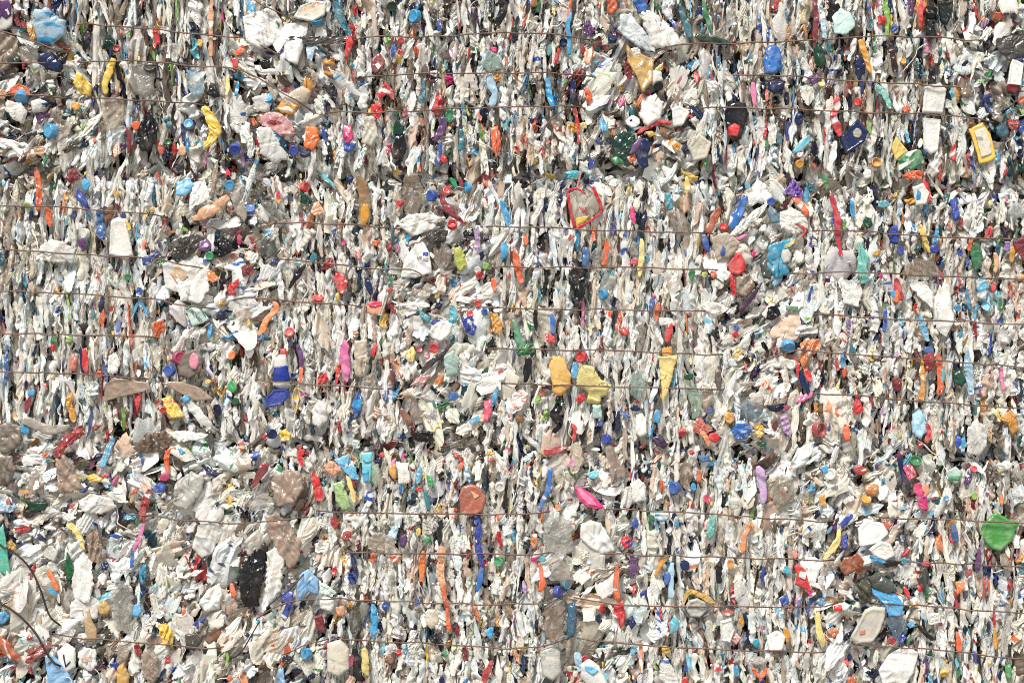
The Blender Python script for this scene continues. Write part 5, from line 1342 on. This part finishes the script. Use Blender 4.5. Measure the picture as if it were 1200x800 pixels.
def add_piece(bi, proto, sx, sz, sy, ang, yaw, pitch, x, y, dep, kind, layer):
    if layer == 'front': dep += bite(bi, x, y)
    if layer == 'front' and kind != 'fibre' and rng.random() < .85 and min(abs(y-seam(x, 0)), abs(y-seam(x, 1))) < 4.2+3.5*vn(np.array([[x/30., 0, 7.]]), 2)[0]: return
    cvr = covered(x, y, sx, sz, ang)
    if cvr > .18 and not (rng.random() < (.34 if cvr < .5 else .2 if kind == 'bit' else 0)): dep += .028+.03*min(1, cvr*1.5)
    c, t = pick(x, y, 'b' if kind == 'bit' else 's', bi)
    if t == 'c': col_mix = rng.uniform(.04, .16); c = c*(1-col_mix)+np.array([.5, .47, .43])*col_mix*min(1, c.max()*3)
    if t in 'cd' and kind != 'bit': sx *= .62; sz *= .66; dep -= .004
    V = place(proto, sx, sz, sy, ang, yaw, pitch, x, y, dep, rng.random() < .5)
    X, Z = W(x, y); V = V+np.array([X, dep, Z])
    c = np.clip(c*rng.uniform(.86, 1.06)*(1+rng.normal(0, .015, 3)), 0, .95)
    if layer == 'back' and t in 'md': c = lin(WHITES[rng.integers(len(WHITES))])
    film = (t in 'mw' and rng.random() < .3) or (t == 'p' and rng.random() < .05) or (t == 'c' and rng.random() < .06)
    film = 1 if film else 2 if t in 'pw' and rng.random() < .3 else 0
    gl = rng.uniform(.15, 1); pa = 0; c2 = np.zeros(3)
    if kind != 'bit' and rng.random() < (.42 if t == 'p' else .25):
        c2 = lin(COLS[rng.integers(len(COLS))]) if t in 'pw' else lin('eeeeea'); pa = rng.uniform(.02, .5)
    n = len(V)
    PIECES[bi].append((V, proto[1], np.tile(np.append(c, gl), (n, 1)), np.tile(np.append(c2, pa), (n, 1)),
        proto[2]*np.array([max(.4, sx/9) if kind == 'sliver' else sx/26, max(.4, sz/34) if kind == 'sliver' else sz/26, 1])+rng.random(3)*900, film, rng.random() < .25,
        (sx*sz)*(1 if cvr < .18 and layer == 'front' and 5 < x < 1195 and 5 < y < 795 else 0)*(film != 1), (kind, t, x, y, sx, sz, ang, dep)))
WY = {}
def fill(bi):
    x0, x1, y0, y1 = BALES[bi][:4]; yt, yb_ = y0, y1; xl, xr = max(x0, -230), min(x1, 1430)
    def ok(x): return True
    for layer, step, dmin, dmax in (('back', 8.6, .046, .078), ('front', 6.0, -.006, .028)):
        x = xl-3.
        while x < xr+3:
            out = x < -25 or x > 1225; cw = rng.gamma(3.5, 1.35)+3.6; coff = rng.uniform(-.009, .015) if layer == 'front' else 0
            y = yt-rng.random()*30 + 0
            while y < yb_+8:
                o2 = out or y < -25 or y > 820
                ang, sp, sh, d = local_pack(x, y)
                if sp < 14: d += coff
                L = rng.gamma(5, 3.6)+8 if sp > 14 else (rng.gamma(5, 3.9)+10)*BV[bi][2]
                if layer == 'back': L *= 1.25
                if o2: L *= 1.5
                if rng.random() < sh:
                    s = rng.gamma(4, 4.2)+8 if rng.random() < (.68 if bi == 9 else .85) or layer == 'back' else rng.uniform(28, 60); px, py = x+rng.normal(0, 7), y+rng.normal(0, 7)
                    add_piece(bi, SH[rng.integers(60)], s*rng.uniform(.5, .9), s*rng.uniform(1, 1.6), s*rng.uniform(.14, .34), math.radians(ang+rng.normal(0, sp)), rng.normal(0, .3), rng.normal(0, .3), px, py, d+rng.uniform(dmin, dmax), 'sheet', layer)
                    y += s*(.62 if layer == 'front' else .8)
                elif rng.random() < (.42 if sp > 14 else .1):
                    s = rng.gamma(5, 1.7)+5; e = rng.uniform(1.2, 2.6); px, py = x+rng.normal(0, 3), y+s*e*.5
                    add_piece(bi, SH[rng.integers(60)], s, s*e, s*rng.uniform(.2, .5), math.radians(ang+rng.normal(0, sp+5)), rng.normal(0, .4), rng.normal(0, .25), px, py, d+rng.uniform(dmin, dmax), 'sheet', layer)
                    y += s*e*rng.uniform(.5, .8)
                else:
                    if sp > 15: L = min(L, 34); cw = max(cw, 9)
                    w = (cw*rng.uniform(.6, 1.1) if layer == 'front' else rng.gamma(4, 1.55)+5); px, py = x+rng.normal(0, 1.6), y+L*.5
                    add_piece(bi, SL[rng.integers(70)], w, L, w*rng.uniform(.3, .75), math.radians(ang+rng.normal(0, sp)), rng.normal(0, .3), rng.normal(0, .1), px, py, d+(rng.uniform(dmin, dmax) if sp > 14 or layer == 'back' else rng.uniform(-.005, .013)), 'sliver', layer)
                    y += L*rng.uniform(.66, .9)
            x += (step if layer == 'back' else cw*.43)*(1.6 if out else 1)*rng.uniform(.85, 1.15)
    area = (xr-xl)*(yb_-yt)
    for _ in range(int(area/75)):
        x, y = rng.uniform(xl, xr), rng.uniform(yt, yb_)
        if (x < -20 or x > 1220 or y < -20 or y > 815) and rng.random() < .6: continue
        ang, sp, sh, d = local_pack(x, y); s = rng.gamma(3.2, .85)+1.5; e = rng.uniform(.6, 1.1) if rng.random() < .25 else rng.uniform(1.4, 3.6)
        add_piece(bi, BT[rng.integers(40)], s, s*e, s*rng.uniform(.15, .4), math.radians(ang+rng.normal(0, sp+5)), rng.normal(0, .4), rng.normal(0, .4), x, y, d+rng.uniform(-.005, .028), 'bit', 'front')
    for _ in range(int(area/3000)):
        x, y = rng.uniform(max(xl, -10), min(xr, 1210)), rng.uniform(max(yt, -10), min(yb_, 812))
        ang, sp, sh, d = local_pack(x, y); s = rng.gamma(5, 5)+8
        add_piece(bi, FB[rng.integers(40)], s, s, s, math.radians(ang+rng.normal(0, sp+25)), 0, rng.normal(0, .15), x, y, d+rng.uniform(-.018, .006), 'fibre', 'front')
for bi in range(len(BALES)): fill(bi)
# the largest loose pieces become things of their own; the rest is the packed scrap of each bale
cand = sorted(((p[7], bi, i) for bi, L in enumerate(PIECES) for i, p in enumerate(L) if p[8][0] in ('sliver', 'sheet')), reverse=True)
own = {'sliver': set(), 'sheet': set()}; LIM = {'sliver': 280, 'sheet': 200}
for a_, bi, i in cand:
    k = PIECES[bi][i][8][0]
    if a_ > 0 and len(own[k]) < LIM[k]: own[k].add((bi, i))
def colour_word(c):
    s = np.where(c < .0031308, c*12.92, 1.055*np.maximum(c, 1e-6)**(1/2.4)-.055); r, g, b = s; mx, mn = s.max(), s.min()
    if mx-mn < .10 or (mx > .62 and mx-mn < .2):
        w = 'white' if mx > .86 else 'cream' if mx > .78 else 'grey beige' if mx > .5 else 'dark grey' if mx > .22 else 'black'
        return w
    h = (np.degrees(np.arctan2(np.sqrt(3)*(g-b), 2*r-g-b))) % 360
    n = [(12,'red'),(38,'orange' if mx > .6 else 'brown'),(62,'yellow' if mx > .7 else 'brown'),(165,'green'),(200,'teal'),(262,'blue'),(300,'purple'),(342,'pink'),(361,'red')]
    w = next(v for t, v in n if h < t); return ('dark ' if mx < .42 else 'pale ' if mx-mn < .28 and mx > .7 else '')+w
heads = {}
import re
for ob, c, lb in THINGS:
    h = re.split(r' (?:with|at|in|on|under|below|above|beside|left|right|between|near|by|to|hanging|lying|tucked|half|leaning|standing|sloping|draped|edge|top|crossing|from|behind|facing|of|over|pulled|pointing|around)\b|,', lb)[0]
    heads.setdefault(h, []).append(c)
ANCH = [(h, v[0]) for h, v in heads.items() if len(v) == 1 and len(h.split()) >= 3]
used = set(o['label'] for o, _, _ in THINGS)
AP = np.array([a[1] for a in ANCH])
def describe(noun, col, x, y, sx, sz, ang, kind):
    size = 'long narrow' if sz > sx*3.4 else 'narrow' if sz > sx*2 else 'broad'
    lean = math.degrees(ang); lean = 'upright' if abs(lean) < 22 else 'flat lying' if abs(lean) > 62 else 'right leaning' if lean > 0 else 'left leaning'
    order = np.argsort(((AP-[x, y])**2).sum(1))
    for k in order[:30]:
        ax, ay = ANCH[k][1]; dx, dy = x-ax, y-ay
        r = ('left of' if dx < 0 else 'right of') if abs(dx) > abs(dy) else ('above' if dy < 0 else 'below')
        s = f'{size} {col} {noun}, {lean}, {"just " if abs(dx)+abs(dy) < 30 else ""}{r} the {ANCH[k][0]}'
        if s not in used and len(s.replace(',', '').split()) <= 16: used.add(s); return s
    return s
bales = []
for bi, (x0, x1, y0, y1, label, wires) in enumerate(BALES):
    X0, Z1 = W(x0, y0); X1, Z0 = W(x1, y1)
    root = bpy.data.objects.new('plastic_bale', None); C.objects.link(root); root.location = ((X0+X1)/2, .5, Z0); root.empty_display_size = .1
    root['label'] = label; root['category'] = 'bale'; root['group'] = 'bales of crushed plastic stacked in three rows'
    base = np.array(root.location)
    # core: a rounded block with a lumpy face
    n = 26; faces = []; V = []
    for nx, ny, nz, fn in ((n, 0, n, 0), (n, 0, n, 1), (n, n, 0, 2), (n, n, 0, 3), (0, n, n, 4), (0, n, n, 5)):
        a, b = np.meshgrid(np.linspace(0, 1, n), np.linspace(0, 1, n), indexing='ij')
        ax = [(a, 0*a, b), (a, 0*a+1, b), (a, b, 0*a), (a, b, 0*a+1), (0*a, a, b), (0*a+1, a, b)][fn]
        q = np.stack(ax, -1).reshape(-1, 3); faces.append(quads(n, n)+len(V)*n*n); V.append(q)
    V = np.vstack(V); S = np.array([X1-X0-.004, 1.0, Z1-Z0-.004]); Q = (V-.5)*2; rr = .07
    half = S/2; core = np.clip(Q*half, -(half-rr), half-rr); dv = Q*half-core; ln = np.linalg.norm(dv, axis=1, keepdims=True)
    Pm = core+np.where(ln > rr, dv/np.maximum(ln, 1e-9)*rr, dv); Pm = Pm+.018*np.stack([vn(Pm*14+s, s) for s in (1, 2, 3)], -1)*np.array([.3, 1, .3])
    Pm = Pm*np.array([1, 1, 1])+np.array([(X0+X1)/2, .12+.5, (Z0+Z1)/2])-base
    mesh_obj('packed_core', Pm, [np.vstack(faces)], mat=M_CORE, parent=root)
    # packed scrap
    A = {'v': [], 'f': [], 'c': [], 'd': [], 'l': [], 'm': [], 's': []}; off = 0
    for i, p in enumerate(PIECES[bi]):
        kd, t, x, y, sx, sz, ang, dep = p[8]
        if kd in own and (bi, i) in own[kd]:
            X, Z = W(x, y); o = np.array([X, dep, Z])
            nm, noun, cat = ('plastic_sliver', 'plastic sliver', 'plastic sliver') if kd == 'sliver' else ('film_fold', 'folded film', 'folded film')
            ob = mesh_obj(nm, p[0]-o, [p[1]], p[2], p[3], luv=p[4], mat=[M_PL, M_FI, M_MK][p[5]], smooth=bool(p[6]), loc=tuple(o))
            ob['label'] = describe(noun, colour_word(p[2][0, :3]), x, y, sx, sz, ang, kd); ob['category'] = cat
            ob['group'] = 'slivers of crushed plastic packed on edge' if kd == 'sliver' else 'folded sheets of film packed in the bales'
            continue
        A['v'].append(p[0]); A['f'].append(p[1]+off); A['c'].append(p[2]); A['d'].append(p[3]); A['l'].append(p[4])
        A['m'].append(np.full(len(p[1]), int(p[5]))); A['s'].append(np.full(len(p[1]), bool(p[6]))); off += len(p[0])
    ob = mesh_obj('packed_scrap', np.vstack(A['v'])-base, [np.vstack(A['f'])], np.vstack(A['c']), np.vstack(A['d']), luv=np.vstack(A['l']), mat=[M_PL, M_FI, M_MK], smooth=np.concatenate(A['s']), parent=root)
    ob.data.polygons.foreach_set('material_index', np.concatenate(A['m']).astype(np.int32)); ob['kind'] = 'stuff'
    # wires
    for wi, wl in enumerate(wires):
        ctr, _ = smooth_path(wl, [1, 1], 5); m = len(ctr); s = np.arange(m)
        wob = np.column_stack([vn(np.column_stack([s*.25, 0*s, 0*s+bi*9+wi]), 5), vn(np.column_stack([s*.12, 0*s+4, 0*s+bi*9+wi]), 6)])
        dep = -.035+.009*wob[:, 1]
        e = np.minimum(s, m-1-s); dep = dep+np.where(e < 4, (4-e)*.012, 0)
        Y = ctr[:, 1]+1.2*wob[:, 0]; th = np.linspace(0, 2*np.pi, 6, endpoint=False); R = .85*PX
        tg = np.gradient(np.column_stack([ctr[:, 0], Y]), axis=0); tg /= np.hypot(*tg.T)[:, None]+1e-9
        P = np.stack([(ctr[:, 0]-600)*PX+np.cos(t)*R*tg[:, 1] for t in th]); Zs = np.stack([(400-Y)*PX+ZC+np.cos(t)*R*tg[:, 0] for t in th]); Ys = np.stack([dep+np.sin(t)*R for t in th])
        mesh_obj('baling_wire', np.stack([P, Ys, Zs], -1).reshape(-1, 3)-base, [quads(6, m, True)], mat=M_WIRE, parent=root)
# loose wires
def loose(name, pts, label, r, mat, d0=-.045, cat='wire'):
    ctr, _ = smooth_path(pts, [1, 1], 3); m = len(ctr); s = np.arange(m); c = ctr.mean(0); X, Z = W(*c)
    dep = d0+.006*vn(np.column_stack([s*.15, 0*s, 0*s+r]), 8); e = np.minimum(s, m-1-s); dep = dep+np.where(e < 4, (4-e)*.01, 0)
    th = np.linspace(0, 2*np.pi, 6, endpoint=False); tg = np.gradient(ctr, axis=0); tg /= np.hypot(*tg.T)[:, None]+1e-9
    P = np.stack([np.stack([(ctr[:, 0]-c[0]+math.cos(t)*r*tg[:, 1])*PX, dep+math.sin(t)*r*PX, -(ctr[:, 1]-c[1]-math.cos(t)*r*tg[:, 0])*PX], -1) for t in th]).reshape(-1, 3)
    o = mesh_obj(name, P, [quads(6, m, True)], mat=mat, loc=(X, 0, Z)); o['label'] = label; o['category'] = cat
loose('loose_wire', [(-4,634),(20,645),(38,662),(52,690),(60,714),(72,732)], 'dark loose wire arching down, upper of two at lower left', 1.2, M_DWIRE)
loose('loose_wire', [(-4,699),(25,717),(46,740),(62,767),(77,782)], 'dark loose wire arching down to the pale blue translucent bag', 1.3, M_DWIRE)
loose('loose_wire', [(312,712),(325,700),(342,688),(362,665)], 'thin dark wire sloping up to the light blue faceted bag', .7, M_DWIRE)
loose('loose_wire', [(300,725),(318,712),(340,703),(364,700),(398,700)], 'rusty wire curving across the royal blue glove like bag', .8, M_WIRE)
loose('loose_wire', [(330,767),(348,758),(364,751),(388,747)], 'rusty wire rising to the cream crushed drum', .8, M_WIRE)
loose('loose_wire', [(270,771),(282,764),(292,750),(304,728)], 'dark bent wire in the white film, bottom left', .8, M_DWIRE)
loose('bent_stub', [(668,126),(652,137),(640,148),(636,158),(632,150),(622,146)], 'bent rusty wire stub below the third wire, upper middle', .9, M_WIRE)
loose('bent_stub', [(600,88),(610,98),(620,101),(628,92)], 'small rusty wire loop hanging below the second wire', .6, M_WIRE)
loose('loose_wire', [(440,100),(446,88),(456,80),(460,70)], 'short rusty wire end beside the maroon wrapper', .7, M_WIRE)

# ---------- ground the bales stand on, light, sky, camera
gz = W(0, 835)[1]
n = 40; gx, gy = np.meshgrid(np.linspace(-30, 30, n), np.linspace(-40, 6, n), indexing='ij')
g = mesh_obj('ground', np.stack([gx, gy, gz+0*gx], -1).reshape(-1, 3), [quads(n, n)], mat=M_GROUND); g['kind'] = 'structure'
w = bpy.data.worlds.new('World'); bpy.context.scene.world = w; w.use_nodes = True
nt = w.node_tree; bg = nt.nodes['Background']; sk = nt.nodes.new('ShaderNodeTexSky'); sk.sky_type = 'NISHITA'; sk.sun_disc = False
SUN_EL, SUN_AZ = 50, -26         # degrees; azimuth measured from straight behind the camera, negative = from the left
sk.sun_elevation = math.radians(SUN_EL); sk.sun_rotation = math.radians(180-SUN_AZ*-1)
sk.air_density = 1.0; sk.dust_density = 2.5
nt.links.new(sk.outputs[0], bg.inputs[0]); bg.inputs[1].default_value = .085
sd = bpy.data.lights.new('sun', 'SUN'); sd.energy = 4.3; sd.angle = math.radians(18); sd.color = (1, .96, .90)
so = bpy.data.objects.new('sun', sd); C.objects.link(so)
e, a = math.radians(SUN_EL), math.radians(SUN_AZ); to_sun = Vector((math.sin(a)*math.cos(e), -math.cos(a)*math.cos(e), math.sin(e)))
so.rotation_euler = to_sun.to_track_quat('Z', 'Y').to_euler(); so.location = (0, -5, 6)
cd = bpy.data.cameras.new('camera'); co = bpy.data.objects.new('camera', cd); C.objects.link(co)
D = 6.0; co.location = (0, -D, W(0, 400)[1]); co.rotation_euler = (math.pi/2, 0, 0); cd.sensor_width = 36; cd.lens = 18*D/2.0; cd.clip_end = 500
sc = bpy.context.scene; sc.camera = co
sc.view_settings.view_transform = 'Standard'; sc.view_settings.look = 'None'; sc.view_settings.exposure = .38; sc.view_settings.gamma = 1
sc.cycles.filter_width = 1.0; sc.cycles.max_bounces = 6; sc.cycles.diffuse_bounces = 2; sc.cycles.transparent_max_bounces = 10; sc.cycles.use_denoising = True
